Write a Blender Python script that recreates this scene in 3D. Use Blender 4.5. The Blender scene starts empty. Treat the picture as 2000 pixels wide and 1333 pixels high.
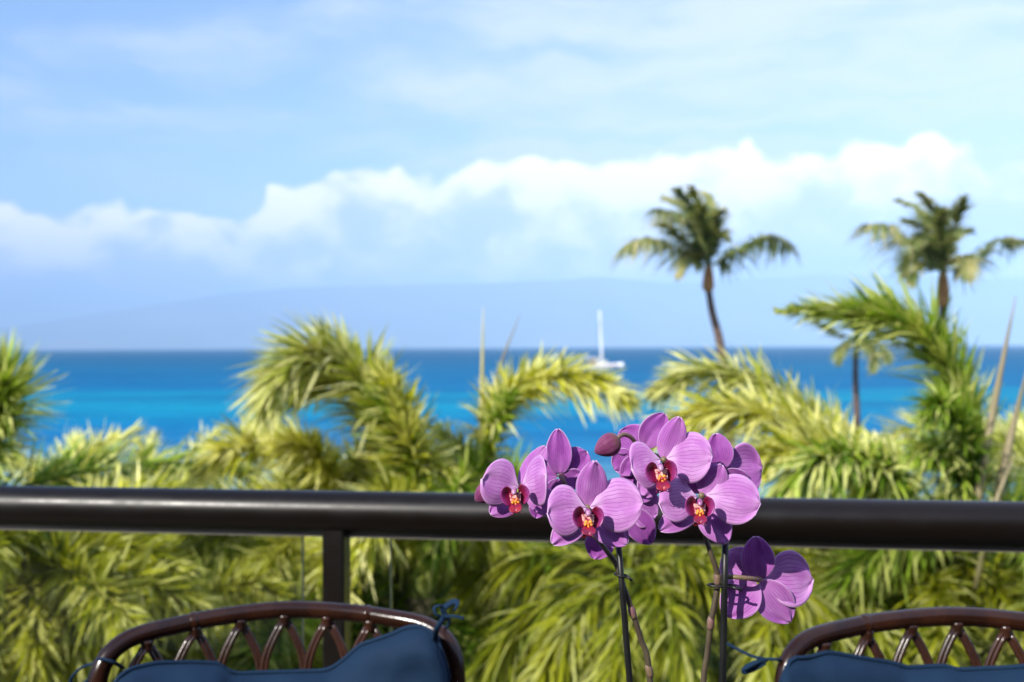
import bpy, math, random
import numpy as np
from mathutils import Vector, Matrix, noise as mnoise
random.seed(7); rng = np.random.default_rng(7)
R = math.radians
PI = math.pi
scene = bpy.context.scene
col = scene.collection

# ------------------------------------------------------------ camera
CZ = 10.0                       # eye height above the sea
F = 2222.0                      # focal length in photograph pixels (40 mm lens)
cam_d = bpy.data.cameras.new('camera'); cam = bpy.data.objects.new('camera', cam_d); col.objects.link(cam)
cam_d.lens = 40.0; cam_d.sensor_width = 36.0; cam_d.clip_start = 0.05; cam_d.clip_end = 90000
CM = Matrix.Rotation(R(90.27), 3, 'X') @ Matrix.Rotation(-0.005, 3, 'Z')
cam.matrix_world = Matrix.Translation((0, 0, CZ)) @ CM.to_4x4()
cam_d.dof.use_dof = True; cam_d.dof.focus_distance = 1.03; cam_d.dof.aperture_fstop = 6.7
scene.camera = cam
scene.view_settings.view_transform = 'Standard'; scene.view_settings.look = 'None'
scene.view_settings.gamma = 1.0; scene.view_settings.exposure = 0.85
scene.cycles.max_bounces = 6; scene.cycles.diffuse_bounces = 3; scene.cycles.glossy_bounces = 3
scene.cycles.transparent_max_bounces = 8; scene.cycles.volume_bounces = 0
scene.cycles.sample_clamp_indirect = 6
scene.cycles.use_denoising = True

def P(px, py, d):
    """point seen at photograph pixel (px, py), d metres in front of the camera"""
    return CM @ Vector(((px-1000)/F*d, -(py-666.5)/F*d, -d)) + Vector((0, 0, CZ))

# ------------------------------------------------------------ node helper
class NT:
    def __init__(s, tree): s.t = tree; s.n = tree.nodes; s.l = tree.links
    def add(s, typ, **kw):
        n = s.n.new(typ)
        for k, v in kw.items(): setattr(n, k, v)
        return n
    def link(s, a, b): s.l.new(a, b)
    def put(s, v, sock):
        if hasattr(v, 'is_output') or isinstance(v, bpy.types.NodeSocket): s.l.new(v, sock)
        else: sock.default_value = v
    def math(s, op, a, b=0.0, c=0.0, clamp=False):
        n = s.n.new('ShaderNodeMath'); n.operation = op; n.use_clamp = clamp
        s.put(a, n.inputs[0]); s.put(b, n.inputs[1]); s.put(c, n.inputs[2])
        return n.outputs[0]
    def mix(s, f, a, b, blend='MIX'):
        n = s.n.new('ShaderNodeMix'); n.data_type = 'RGBA'; n.blend_type = blend
        s.put(f, n.inputs[0])
        s.put(a if not isinstance(a, tuple) or len(a) == 4 else (*a, 1), n.inputs[6])
        s.put(b if not isinstance(b, tuple) or len(b) == 4 else (*b, 1), n.inputs[7])
        return n.outputs[2]
    def noise(s, vec, scale, detail=3, rough=0.5, dist=0.0):
        n = s.n.new('ShaderNodeTexNoise'); s.put(vec, n.inputs['Vector'])
        n.inputs['Scale'].default_value = scale; n.inputs['Detail'].default_value = detail
        n.inputs['Roughness'].default_value = rough; n.inputs['Distortion'].default_value = dist
        return n.outputs['Fac']
    def smooth(s, v, a, b, o0=0.0, o1=1.0):
        n = s.n.new('ShaderNodeMapRange'); n.interpolation_type = 'SMOOTHSTEP'
        s.put(v, n.inputs['Value']); s.put(a, n.inputs['From Min']); s.put(b, n.inputs['From Max'])
        s.put(o0, n.inputs['To Min']); s.put(o1, n.inputs['To Max'])
        return n.outputs[0]
    def curve(s, v, pts):
        n = s.n.new('ShaderNodeFloatCurve'); c = n.mapping.curves[0]
        c.points[0].location = pts[0]; c.points[1].location = pts[-1]
        for p in pts[1:-1]: c.points.new(*p)
        for p in c.points: p.handle_type = 'AUTO_CLAMPED'
        n.mapping.update(); s.put(v, n.inputs['Value']); return n.outputs[0]
    def ramp(s, v, stops):
        n = s.n.new('ShaderNodeValToRGB'); r = n.color_ramp
        while len(r.elements) < len(stops): r.elements.new(0.5)
        for e, (p, c) in zip(r.elements, stops): e.position = p; e.color = (*c, 1)
        s.put(v, n.inputs[0]); return n.outputs[0]

# ------------------------------------------------------------ world: sky and clouds
SUN_EL, SUN_AZ = R(33), R(221)        # azimuth clockwise from +Y: the sun stands behind the camera, to its left
world = bpy.data.worlds.new('World'); scene.world = world; world.use_nodes = True
w = NT(world.node_tree); w.n.clear()
sky = w.add('ShaderNodeTexSky'); sky.sky_type = 'NISHITA'; sky.sun_disc = False
sky.sun_elevation = SUN_EL; sky.sun_rotation = SUN_AZ; sky.air_density = 1.0; sky.dust_density = 0.6; sky.ozone_density = 1.6
tc = w.add('ShaderNodeTexCoord'); sep = w.add('ShaderNodeSeparateXYZ'); w.link(tc.outputs['Generated'], sep.inputs[0])
X, Y, Z = sep.outputs
az = w.math('ARCTAN2', X, Y)
el = w.math('ARCSINE', Z)
comb = w.add('ShaderNodeCombineXYZ'); w.link(az, comb.inputs[0]); w.link(el, comb.inputs[1])
ae = comb.outputs[0]
def scaled(nt, v, sc, off=(0, 0, 0)):
    n = nt.add('ShaderNodeMapping'); nt.link(v, n.inputs[0]); n.inputs['Scale'].default_value = sc; n.inputs['Location'].default_value = off
    return n.outputs[0]
# profile of the cumulus tops (azimuth -> elevation)
prof = [(0, 412), (170, 428), (200, 412), (370, 416), (510, 400), (530, 370), (650, 338), (760, 320), (830, 345), (900, 315),
        (1000, 297), (1180, 305), (1300, 302), (1390, 288), (1560, 308), (1740, 284), (1890, 286), (1925, 345), (2000, 362)]
cp = [(0.0, 0.35)] + [((math.atan((x-1000)/F)+0.8)/1.6, math.atan((677-y)/F)/0.3) for x, y in prof] + [(1.0, 0.4)]
azn = w.math('MULTIPLY_ADD', az, 1/1.6, 0.5)
top = w.math('MULTIPLY', w.curve(azn, cp), 0.3)
vor = w.add('ShaderNodeTexVoronoi'); vor.feature = 'SMOOTH_F1'; vor.inputs['Smoothness'].default_value = 0.5
wob = w.add('ShaderNodeTexNoise'); wob.inputs['Scale'].default_value = 22; wob.inputs['Detail'].default_value = 3; w.link(ae, wob.inputs['Vector'])
wv = w.add('ShaderNodeVectorMath', operation='MULTIPLY_ADD'); w.link(wob.outputs['Color'], wv.inputs[0]); wv.inputs[1].default_value = (0.035, 0.03, 0); w.link(ae, wv.inputs[2])
w.link(wv.outputs[0], vor.inputs['Vector']); vor.inputs['Scale'].default_value = 38
bil = vor.outputs['Distance']
n1 = w.noise(wv.outputs[0], 26, 5, 0.55)
n2 = w.noise(scaled(w, wv.outputs[0], (1, 1.5, 1), (3.1, 1.7, 0)), 9.5, 5, 0.5)
edge = w.math('ADD', w.math('SUBTRACT', top, el), w.math('MULTIPLY', w.math('SUBTRACT', 0.42, bil), 0.024))
edge = w.math('ADD', edge, w.math('MULTIPLY', w.math('SUBTRACT', n1, 0.5), 0.022))
topmask = w.smooth(edge, -0.003, 0.007)
# underside: clouds dissolve over the island's ridge
botmask = w.smooth(w.math('ADD', el, w.math('MULTIPLY', w.math('SUBTRACT', n1, 0.5), 0.03)), 0.040, 0.066)
cmask = w.math('MULTIPLY', topmask, botmask)
depth_in = w.smooth(edge, 0.0, 0.055)
# thin places inside the bank
def blob(px, py, sx, sy):
    a0 = math.atan((px-1000)/F); e0 = math.atan((677-py)/F)
    a = w.math('DIVIDE', w.math('SUBTRACT', az, a0), sx/F); b = w.math('DIVIDE', w.math('SUBTRACT', el, e0), sy/F)
    r2 = w.math('ADD', w.math('MULTIPLY', a, a), w.math('MULTIPLY', b, b))
    return w.math('EXPONENT', w.math('MULTIPLY', r2, -1.0))
holes = None
for b in [(890, 432, 150, 28), (560, 470, 90, 30), (440, 455, 40, 30), (700, 420, 60, 45), (150, 560, 250, 40), (1560, 420, 160, 45),
          (1900, 470, 170, 80), (1300, 500, 260, 26), (330, 520, 120, 30), (1700, 520, 300, 30)]:
    g = blob(*b); holes = g if holes is None else w.math('ADD', holes, g)
sh = w.math('ADD', w.math('MULTIPLY', n2, 0.75), w.math('MULTIPLY', holes, 0.14))
n3 = w.noise(scaled(w, wv.outputs[0], (1, 1.3, 1), (7.7, 2.9, 0)), 21, 4, 0.5)
sh = w.math('ADD', sh, w.math('MULTIPLY', w.math('SUBTRACT', n3, 0.06), 0.62))
sh = w.math('ADD', sh, w.math('MULTIPLY', depth_in, 0.09))
sh = w.math('ADD', sh, w.math('MULTIPLY', bil, 0.12))
shade = w.smooth(sh, 0.70, 0.97)
thin = w.math('MULTIPLY', shade, 0.55)
ccol = w.mix(shade, (9.2, 8.6, 8.3), (4.6, 4.9, 7.0))
# high thin streaks
st = w.noise(scaled(w, wv.outputs[0], (1.0, 4.2, 1), (0.3, 0.2, 0)), 3.6, 6, 0.52, 0.4)
right = w.smooth(az, -0.45, 0.4, -0.19, 0.18)
high = w.smooth(el, 0.07, 0.2, 0.0, 0.12)
stf = w.smooth(w.math('ADD', w.math('ADD', st, right), high), 0.36, 0.72, 0.0, 0.8)
st2 = w.noise(scaled(w, wv.outputs[0], (1.0, 7.0, 1), (5.3, 0.9, 0)), 6.0, 5, 0.55, 0.6)
stf = w.math('MULTIPLY', stf, w.smooth(st2, 0.25, 0.62, 0.45, 1.0))
scol = (5.0, 5.25, 7.2)
skyc = w.mix(1.0, sky.outputs[0], (0.82, 0.90, 1.06), 'MULTIPLY')
c1 = w.mix(stf, skyc, scol)
c2 = w.mix(w.math('MULTIPLY', cmask, w.math('SUBTRACT', 1.0, w.math('MULTIPLY', thin, 0.6))), c1, ccol)
bg = w.add('ShaderNodeBackground'); w.link(c2, bg.inputs[0]); bg.inputs[1].default_value = 0.125
wo = w.add('ShaderNodeOutputWorld'); w.link(bg.outputs[0], wo.inputs[0])

sun_d = bpy.data.lights.new('sun', 'SUN'); sun = bpy.data.objects.new('sun', sun_d); col.objects.link(sun)
sun_d.energy = 4.9; sun_d.angle = R(0.53); sun_d.color = (1.0, 0.95, 0.87)
sdir = Vector((math.sin(SUN_AZ)*math.cos(SUN_EL), math.cos(SUN_AZ)*math.cos(SUN_EL), math.sin(SUN_EL)))
sun.rotation_euler = sdir.to_track_quat('Z', 'Y').to_euler(); sun.location = (-5, -5, 30)

# ------------------------------------------------------------ object helpers
def tag(o, label=None, cat=None, group=None, kind=None):
    if label: o['label'] = label
    if cat: o['category'] = cat
    if group: o['group'] = group
    if kind: o['kind'] = kind
    return o
def empty(name, loc=(0, 0, 0), rz=0.0, **kw):
    o = bpy.data.objects.new(name, None); col.objects.link(o); o.location = loc; o.rotation_euler = (0, 0, rz)
    o.empty_display_size = 0.05
    return tag(o, **kw)
def link(name, me, mat=None, parent=None, smooth=True):
    o = bpy.data.objects.new(name, me); col.objects.link(o)
    if mat: me.materials.append(mat)
    if smooth and len(me.polygons): me.polygons.foreach_set('use_smooth', [True]*len(me.polygons))
    if parent: o.parent = parent
    return o
class MB:
    """collects verts and faces for one mesh"""
    def __init__(s): s.v = []; s.f = []
    def add(s, v, f):
        b = len(s.v); s.v += [tuple(p) for p in v]; s.f += [tuple(i+b for i in q) for q in f]; return s
    def box(s, c, d, rot=None, bev=0.0):
        c = Vector(c); hx, hy, hz = d[0]/2, d[1]/2, d[2]/2
        b = min(bev, hx*.9, hy*.9, hz*.9)
        if b <= 0:
            vs = [Vector((x, y, z)) for x in (-hx, hx) for y in (-hy, hy) for z in (-hz, hz)]
            fs = [(0, 1, 3, 2), (4, 6, 7, 5), (0, 4, 5, 1), (2, 3, 7, 6), (0, 2, 6, 4), (1, 5, 7, 3)]
        else:   # extruded along the longest axis with chamfered section
            ax = max(range(3), key=lambda i: d[i]); i1, i2 = [i for i in range(3) if i != ax]
            h = [hx, hy, hz]; sec = []
            for sx, sy in ((1, 1), (-1, 1), (-1, -1), (1, -1)):
                a = (sx*(h[i1]-b), sy*h[i2]); q = (sx*h[i1], sy*(h[i2]-b))
                sec += [q, a] if sx*sy > 0 else [a, q]
            vs = []
            for s_, k in ((-1, b), (-1, 0), (1, 0), (1, b)):
                for (p, q) in sec:
                    e = [0, 0, 0]; e[ax] = s_*(h[ax] - (0 if k else b)) ; kk = 1.0
                    if k: kp = max(0, (abs(p)-b))*np.sign(p); kq = max(0, (abs(q)-b))*np.sign(q)
                    else: kp, kq = p, q
                    e[i1] = kp; e[i2] = kq; vs.append(Vector(e))
            fs = []
            for r in range(3):
                for k in range(8): fs.append((r*8+k, r*8+(k+1) % 8, (r+1)*8+(k+1) % 8, (r+1)*8+k))
            fs.append(tuple(range(7, -1, -1))); fs.append(tuple(range(24, 32)))
        if rot is not None: vs = [rot @ v for v in vs]
        return s.add([v+c for v in vs], fs)
    def tube(s, pts, rad, n=10, sub=4, cap=True, flat=1.0, up=None):
        if sub: 
            idx = cr_t(len(pts), sub); pts2 = catmull(pts, sub)
            if hasattr(rad, '__len__'): rad = list(np.interp(idx, range(len(rad)), rad))
            pts = pts2
        pts = [Vector(p) for p in pts]; m = len(pts)
        if not hasattr(rad, '__len__'): rad = [rad]*m
        T = [(pts[min(i+1, m-1)]-pts[max(i-1, 0)]).normalized() for i in range(m)]
        u = Vector(up) if up is not None else Vector((0, 0, 1))
        if abs(u.dot(T[0])) > 0.95: u = Vector((0, 1, 0))
        vs = []
        for i in range(m):
            u = (u - T[i]*u.dot(T[i])).normalized(); b = T[i].cross(u)
            for k in range(n):
                a = 2*PI*k/n; vs.append(pts[i] + (u*math.cos(a)*flat + b*math.sin(a))*rad[i])
        fs = [(i*n+k, i*n+(k+1) % n, (i+1)*n+(k+1) % n, (i+1)*n+k) for i in range(m-1) for k in range(n)]
        if cap: fs += [tuple(range(n-1, -1, -1)), tuple((m-1)*n+k for k in range(n))]
        return s.add(vs, fs)
    def lathe(s, prof, c=(0, 0, 0), n=24):
        vs = [Vector((r*math.cos(2*PI*k/n)+c[0], r*math.sin(2*PI*k/n)+c[1], z+c[2])) for r, z in prof for k in range(n)]
        fs = [(i*n+k, i*n+(k+1) % n, (i+1)*n+(k+1) % n, (i+1)*n+k) for i in range(len(prof)-1) for k in range(n)]
        fs += [tuple(range(n-1, -1, -1)), tuple((len(prof)-1)*n+k for k in range(n))]
        return s.add(vs, fs)
    def build(s, name, mat=None, parent=None, smooth=True):
        me = bpy.data.meshes.new(name); me.from_pydata(s.v, [], s.f); me.update()
        return link(name, me, mat, parent, smooth)
def cr_t(n, sub): return [i/sub for i in range((n-1)*sub+1)]
def catmull(pts, sub):
    pts = [Vector(p) for p in pts]; out = []
    for i in range(len(pts)-1):
        p0 = pts[i-1] if i else pts[0]*2-pts[1]
        p1, p2 = pts[i], pts[i+1]; p3 = pts[i+2] if i+2 < len(pts) else pts[-1]*2-pts[-2]
        for k in range(sub):
            t = k/sub
            out.append(0.5*((2*p1)+(p2-p0)*t+(2*p0-5*p1+4*p2-p3)*t*t+(3*p1-p0-3*p2+p3)*t**3))
    out.append(pts[-1]); return out
def sharp(o, ang=30):
    me = o.data
    try: me.set_sharp_from_angle(angle=R(ang))
    except Exception: pass
    return o

# ------------------------------------------------------------ materials
def new_mat(name):
    m = bpy.data.materials.new(name); m.use_nodes = True; t = NT(m.node_tree)
    b = t.n['Principled BSDF']; return m, t, b
def simple(name, c, rough=0.5, spec=0.5, metal=0.0, c2=None, nscale=8.0, bump=0.0, coat=0.0, stretch=(1, 1, 1)):
    m, t, b = new_mat(name)
    b.inputs['Roughness'].default_value = rough; b.inputs['Metallic'].default_value = metal
    b.inputs['Specular IOR Level'].default_value = spec; b.inputs['Coat Weight'].default_value = coat
    b.inputs['Coat Roughness'].default_value = 0.12
    tc = t.add('ShaderNodeTexCoord'); mp = scaled(t, tc.outputs['Object'], stretch)
    n = t.noise(mp, nscale, 5, 0.6)
    c2 = c2 or tuple(x*0.7 for x in c)
    t.link(t.mix(t.smooth(n, 0.3, 0.7), c, c2), b.inputs['Base Color'])
    t.link(t.smooth(n, 0.2, 0.8, max(0, rough-0.06), min(1, rough+0.08)), b.inputs['Roughness'])
    if bump:
        bn = t.add('ShaderNodeBump'); bn.inputs['Strength'].default_value = bump; bn.inputs['Distance'].default_value = 0.002
        t.link(t.noise(mp, nscale*6, 4, 0.6), bn.inputs['Height']); t.link(bn.outputs[0], b.inputs['Normal'])
    return m
def foliage_mat(name, dark, mid, lit, straw, trans=0.32, rough=0.45):
    m, t, b = new_mat(name)
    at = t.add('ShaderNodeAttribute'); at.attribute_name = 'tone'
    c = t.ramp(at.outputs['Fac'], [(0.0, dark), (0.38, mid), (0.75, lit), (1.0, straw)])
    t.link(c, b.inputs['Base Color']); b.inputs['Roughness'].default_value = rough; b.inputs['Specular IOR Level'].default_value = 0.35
    tr = t.add('ShaderNodeBsdfTranslucent'); t.link(t.mix(1.0, c, (1.15, 1.1, 0.55), 'MULTIPLY'), tr.inputs['Color'])
    mx = t.add('ShaderNodeMixShader'); mx.inputs[0].default_value = trans
    t.link(b.outputs[0], mx.inputs[1]); t.link(tr.outputs[0], mx.inputs[2])
    t.link(mx.outputs[0], t.n['Material Output'].inputs[0]); return m
M_fox_yellow = foliage_mat('foxtail_yellow_leaf', (.03, .055, .003), (.26, .31, .012), (.60, .60, .035), (.88, .86, .36))
M_fox_green = foliage_mat('foxtail_green_leaf', (.015, .045, .004), (.13, .26, .015), (.40, .54, .05), (.72, .74, .26))
M_fox_grey = foliage_mat('foxtail_olive_leaf', (.04, .06, .01), (.20, .26, .03), (.48, .53, .07), (.82, .80, .36))
M_coco = foliage_mat('coconut_leaf', (.06, .10, .03), (.20, .28, .07), (.44, .48, .16), (.62, .58, .30), trans=0.45)
M_spear = simple('unopened_leaf', (.50, .46, .20), .55, c2=(.34, .30, .10), nscale=5, stretch=(4, 4, .5))
M_spear_brown = simple('dry_unopened_leaf', (.30, .25, .15), .6, c2=(.20, .17, .09), nscale=5, stretch=(4, 4, .5))
M_rachis = simple('palm_rachis', (.22, .27, .05), .5, c2=(.30, .28, .09), nscale=4)
M_trunk = simple('palm_trunk_bark', (.22, .19, .15), .9, c2=(.12, .10, .08), nscale=6, bump=.6, stretch=(1, 1, 5))
M_cshaft = simple('palm_crownshaft', (.16, .22, .06), .5, c2=(.25, .27, .10), nscale=2)
M_ctrunk = simple('coconut_trunk_bark', (.15, .095, .075), .9, c2=(.085, .055, .045), nscale=3, bump=.6, stretch=(1, 1, 3))
M_husk = simple('coconut_sheath_fibre', (.55, .28, .11), .8, c2=(.36, .18, .07), nscale=6)
M_rail = simple('railing_bronze_paint', (.0055, .0036, .0025), .36, .28, c2=(.0045, .0032, .0025), nscale=14, bump=.05, coat=.0)
M_alu = simple('railing_aluminium_edge', (.30, .27, .23), .4, .5, metal=.6)
M_rattan = simple('rattan_varnish', (.028, .0095, .004), .20, .35, c2=(.012, .004, .002), nscale=26, bump=.12, coat=.1, stretch=(1, 1, .5))
M_cane = simple('split_cane_varnish', (.042, .016, .009), .27, .5, c2=(.018, .007, .004), nscale=40, bump=.15, coat=.15, stretch=(1, 1, .3))
M_navy = simple('navy_outdoor_fabric', (.0042, .018, .045), .85, .2, c2=(.0055, .022, .052), nscale=9, bump=.5)
M_tile = simple('balcony_tile', (.13, .095, .07), .5, c2=(.10, .075, .055), nscale=3)
M_slab = simple('balcony_concrete', (.55, .52, .46), .9, c2=(.45, .42, .37), nscale=3)
M_wood = simple('table_wood', (.12, .055, .028), .35, c2=(.07, .03, .015), nscale=9, stretch=(1, 8, 1), coat=.3)
M_pot = simple('pot_glaze', (.72, .71, .68), .2, c2=(.66, .65, .62), nscale=6, coat=.4)
M_moss = simple('orchid_bark_mix', (.09, .06, .035), .95, c2=(.16, .12, .06), nscale=60, bump=.8)
M_oleaf = simple('orchid_leaf', (.035, .10, .022), .35, c2=(.05, .13, .03), nscale=7)
M_stake = simple('stake_black', (.006, .006, .006), .42, .4, c2=(.010, .010, .009), nscale=30)
M_spike = simple('flower_spike_skin', (.060, .042, .028), .5, c2=(.085, .066, .034), nscale=70, bump=.3)
M_spike_dark = simple('flower_spike_upper_skin', (.018, .012, .014), .45, c2=(.032, .020, .018), nscale=70)
M_pedicel = simple('pedicel_skin', (.16, .13, .055), .5, c2=(.17, .075, .085), nscale=40)
M_white = simple('boat_gelcoat', (.82, .82, .80), .3, c2=(.75, .75, .74), nscale=1)
M_boatred = simple('boat_stripe', (.42, .08, .06), .5)
M_boatblue = simple('boat_canvas', (.12, .2, .4), .7)
M_boatglass = simple('boat_window', (.03, .04, .05), .1)
def flat(c, n): 
    return simple(n, c, .6)

# ------------------------------------------------------------ the setting
# sea
def grid_sheet(xs, ys, zf, name, mat):
    vs = [(x, y, zf(x, y)) for y in ys for x in xs]; n = len(xs)
    fs = [(j*n+i, j*n+i+1, (j+1)*n+i+1, (j+1)*n+i) for j in range(len(ys)-1) for i in range(n-1)]
    me = bpy.data.meshes.new(name); me.from_pydata(vs, [], fs); me.update()
    return tag(link(name, me, mat), kind='structure')
m, t, b = new_mat('sea_water'); M_sea = m
tc = t.add('ShaderNodeTexCoord'); sp = t.add('ShaderNodeSeparateXYZ'); t.link(tc.outputs['Object'], sp.inputs[0])
pos = tc.outputs['Object']
warp = t.noise(scaled(t, pos, (.006, .012, 1)), 1, 4, .6)
yy = t.math('MULTIPLY', sp.outputs[1], t.math('MULTIPLY_ADD', warp, 0.5, 0.75))
inv = t.math('DIVIDE', 22220.0, yy)          # water depth changes seawards: sand, reef, drop-off
k = t.math('DIVIDE', inv, 260.0)
cr = t.ramp(k, [(0.0, (.0, .072, .13)), (.06, (.0, .088, .17)), (.17, (.0, .13, .26)), (.325, (.0, .15, .31)), (.355, (.0, .235, .36)), (.47, (.0, .25, .38)), (.58, (.0, .18, .36)), (.78, (.02, .19, .37)), (1.0, (.10, .27, .36))])
pat = t.noise(scaled(t, pos, (.010, .03, 1)), 1, 5, .6)
c = t.mix(t.smooth(pat, .45, .62, 0, .5), cr, (0.0, .07, .22))
rip = t.noise(scaled(t, pos, (.10, .32, 1)), 1, 6, .65)
c = t.mix(t.smooth(rip, .42, .66, 0.0, .42), c, (.0, .05, .16))
foam = t.noise(scaled(t, pos, (.06, .3, 1)), 1, 6, .75)
c = t.mix(t.smooth(foam, .69, .76, 0.0, .7), c, (.8, .85, .9))
t.link(c, b.inputs['Base Color']); b.inputs['Roughness'].default_value = .35; b.inputs['Specular IOR Level'].default_value = .02
b.inputs['IOR'].default_value = 1.2
bp = t.add('ShaderNodeBump'); bp.inputs['Distance'].default_value = .5; bp.inputs['Strength'].default_value = .6
t.link(t.noise(scaled(t, pos, (.35, .9, 1)), 1, 6, .6), bp.inputs['Height']); t.link(bp.outputs[0], b.inputs['Normal'])
df = t.add('ShaderNodeBsdfDiffuse'); t.link(c, df.inputs[0]); gs = t.add('ShaderNodeBsdfGlossy'); gs.inputs['Roughness'].default_value = .3; t.link(bp.outputs[0], gs.inputs['Normal'])
mx = t.add('ShaderNodeMixShader'); mx.inputs[0].default_value = .035; t.link(df.outputs[0], mx.inputs[1]); t.link(gs.outputs[0], mx.inputs[2]); t.link(mx.outputs[0], t.n['Material Output'].inputs[0])
xs = [-38000, -8000, -2000, -400, 0, 400, 2000, 8000, 38000]
grid_sheet(xs, [-3000, 0, 60, 200, 800, 3000, 10000, 38000], lambda x, y: 0.0, 'sea', M_sea)
# land the building and the gardens stand on
m, t, b = new_mat('garden_ground'); M_ground = m
tc = t.add('ShaderNodeTexCoord'); n = t.noise(tc.outputs['Object'], .8, 8, .7)
sp = t.add('ShaderNodeSeparateXYZ'); t.link(tc.outputs['Object'], sp.inputs[0])
gcol = t.mix(t.smooth(n, .35, .65), (.045, .075, .018), (.09, .10, .03))
t.link(t.mix(t.smooth(sp.outputs[2], .9, 1.4), (.45, .37, .26), gcol), b.inputs['Base Color']); b.inputs['Roughness'].default_value = .95
def land(x, y):
    e = 74 + 6*math.sin(x*.021) + 3*math.sin(x*.06)
    return -2.0 + 3.6/(1+math.exp((y-e+8)/5.0)) + .12*mnoise.noise(Vector((x*.1, y*.1, 0)))
gx = [-3000, -800, -300]+list(np.arange(-120, 121, 6.0))+[300, 800, 3000]
gy = [-2800, -600, -100]+list(np.arange(-20, 130, 5.0))
grid_sheet(gx, gy, land, 'ground', M_ground)
# island across the channel
m, t, b = new_mat('island_slopes'); M_isl = m
tc = t.add('ShaderNodeTexCoord'); n = t.noise(scaled(t, tc.outputs['Object'], (.0006, .0006, .002)), 1, 6, .6)
t.link(t.mix(t.smooth(n, .3, .7), (.10, .14, .09), (.19, .18, .13)), b.inputs['Base Color']); b.inputs['Roughness'].default_value = .95
def island(name, D, prof, dep, seed):
    pxs = [p[0] for p in prof]; hs = [(677-p[1])/F*D for p in prof]
    xs = np.linspace(pxs[0], pxs[-1], 140); vs = []; rows = 22
    for j in range(rows):
        v = j/(rows-1)
        for px in xs:
            X0 = (px-1000)/F*D; h = np.interp(px, pxs, hs)
            y = D - dep*(1-v)
            prof_z = h*(v**1.15)
            rid = abs(mnoise.fractal(Vector((X0*.0009+seed, y*.0004, 0)), 1, 2, 5))*h*.30*math.sin(PI*min(v, .97))
            vs.append((X0, y, max(-5, prof_z - rid - (6 if j == 0 else 0))))
    n = len(xs)
    # back slope
    for px in xs: vs.append(((px-1000)/F*D, D+dep*.6, -5))
    fs = [(j*n+i, j*n+i+1, (j+1)*n+i+1, (j+1)*n+i) for j in range(rows) for i in range(n-1)]
    me = bpy.data.meshes.new(name); me.from_pydata(vs, [], fs); me.update()
    return tag(link(name, me, M_isl), kind='structure')
island('mountain', 17000, [(-1400, 690), (-500, 668), (0, 634), (200, 606), (420, 573), (560, 560), (700, 556), (900, 552), (1080, 547), (1180, 541), (1300, 553), (1450, 546), (1600, 538), (1780, 540), (2000, 548), (2400, 575), (3300, 676)], 3800, 3.0)

# the air: everything from the shore to the island lies in it, the sky outside it
mb = MB(); mb.box((0, 8500, 598), (80000, 30000, 1204))
haze = mb.build('haze', None, None, smooth=False); tag(haze, kind='stuff')
hm = bpy.data.materials.new('sea_haze'); hm.use_nodes = True; ht = NT(hm.node_tree); ht.n.clear()
pv = ht.add('ShaderNodeVolumePrincipled'); pv.inputs['Color'].default_value = (.40, .645, 1.0, 1); pv.inputs['Density'].default_value = 1.4e-4
pv.inputs['Anisotropy'].default_value = -0.35
mo = ht.add('ShaderNodeOutputMaterial'); ht.link(pv.outputs[0], mo.inputs['Volume']); haze.data.materials.append(hm)

# balcony floor slab with tiles
FZ = CZ-1.38
rl0 = Vector((-1.103, 2.45)); rl1 = Vector((.954, 2.12)); rd = (rl1-rl0).normalized(); rn = Vector((-rd.y, rd.x))
rz_rail = math.atan2(rd.y, rd.x)
def rail_pt(s, off=0.0, z=0.0):      # s metres along the railing from the post the photograph shows
    q = rl0 + rd*(s+RP) + rn*off; return Vector((q.x, q.y, z))
RP = 0.0
# find parameter where the post stands (photo x = 655)
for i in range(2000):
    s_ = i*.001; q = rl0+rd*s_
    if q.x/q.y*F+1000 >= 655: RP = s_; break
rotr = Matrix.Rotation(rz_rail, 3, 'Z')
c = rail_pt(.3, -2.2, FZ-.105)
fl = MB(); fl.box(c, (8.4, 4.9, .18), rotr); floor = fl.build('balcony_floor', M_slab, smooth=False); tag(floor, kind='structure')
tl = MB(); tl.box((0, 0, 0), (.395, .395, .012), None, .002); tile0 = tl.build('floor_tile', M_tile, floor, smooth=False)
k = 0
for i in range(13):
    for j in range(7):
        o = tile0 if k == 0 else tile0.copy()
        if k: col.objects.link(o); o.parent = floor
        k += 1
        o.location = rail_pt(-2.1+i*.4, -.05-j*.4, FZ-.007); o.rotation_euler = (0, 0, rz_rail)

# ------------------------------------------------------------ railing
rail = empty('balcony_railing', rail_pt(0, 0, FZ), 0, label='dark bronze balcony railing with round top rail and glass panels', cat='railing')
def rchild(mb, name, mat, smooth=True):
    o = mb.build(name, mat, None, smooth); o.parent = rail; o.matrix_parent_inverse = Matrix.Translation(rail.location).inverted(); return o
RZT = CZ-.294; RR = .0425
mb = MB(); mb.tube([rail_pt(-3.2, 0, RZT-RR), rail_pt(4.0, 0, RZT-RR)], RR, n=48, sub=6); sharp(rchild(mb, 'top_rail', M_rail), 60)
mb = MB(); mb.box(rail_pt(.4, .006, RZT-2*RR-.004), (7.2, .022, .010), rotr); rchild(mb, 'glass_channel', M_alu, False)
mb = MB(); mb.box(rail_pt(.4, .0, FZ+.085), (7.2, .045, .035), rotr, .004); rchild(mb, 'bottom_rail', M_rail, False)
for s_ in (-3.1, -1.55, 0, 1.55, 3.1):
    mb = MB(); mb.box(rail_pt(s_, .0, (FZ+RZT-2*RR+.02)/2), (.046, .05, RZT-2*RR+.02-FZ), rotr, .004); rchild(mb, 'post', M_rail, False)
    mb = MB(); mb.box(rail_pt(s_, .0, FZ+.005), (.11, .11, .010), rotr); rchild(mb, 'base_plate', M_rail, False)
m, t, b = new_mat('balustrade_glass'); M_glass = m
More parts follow.
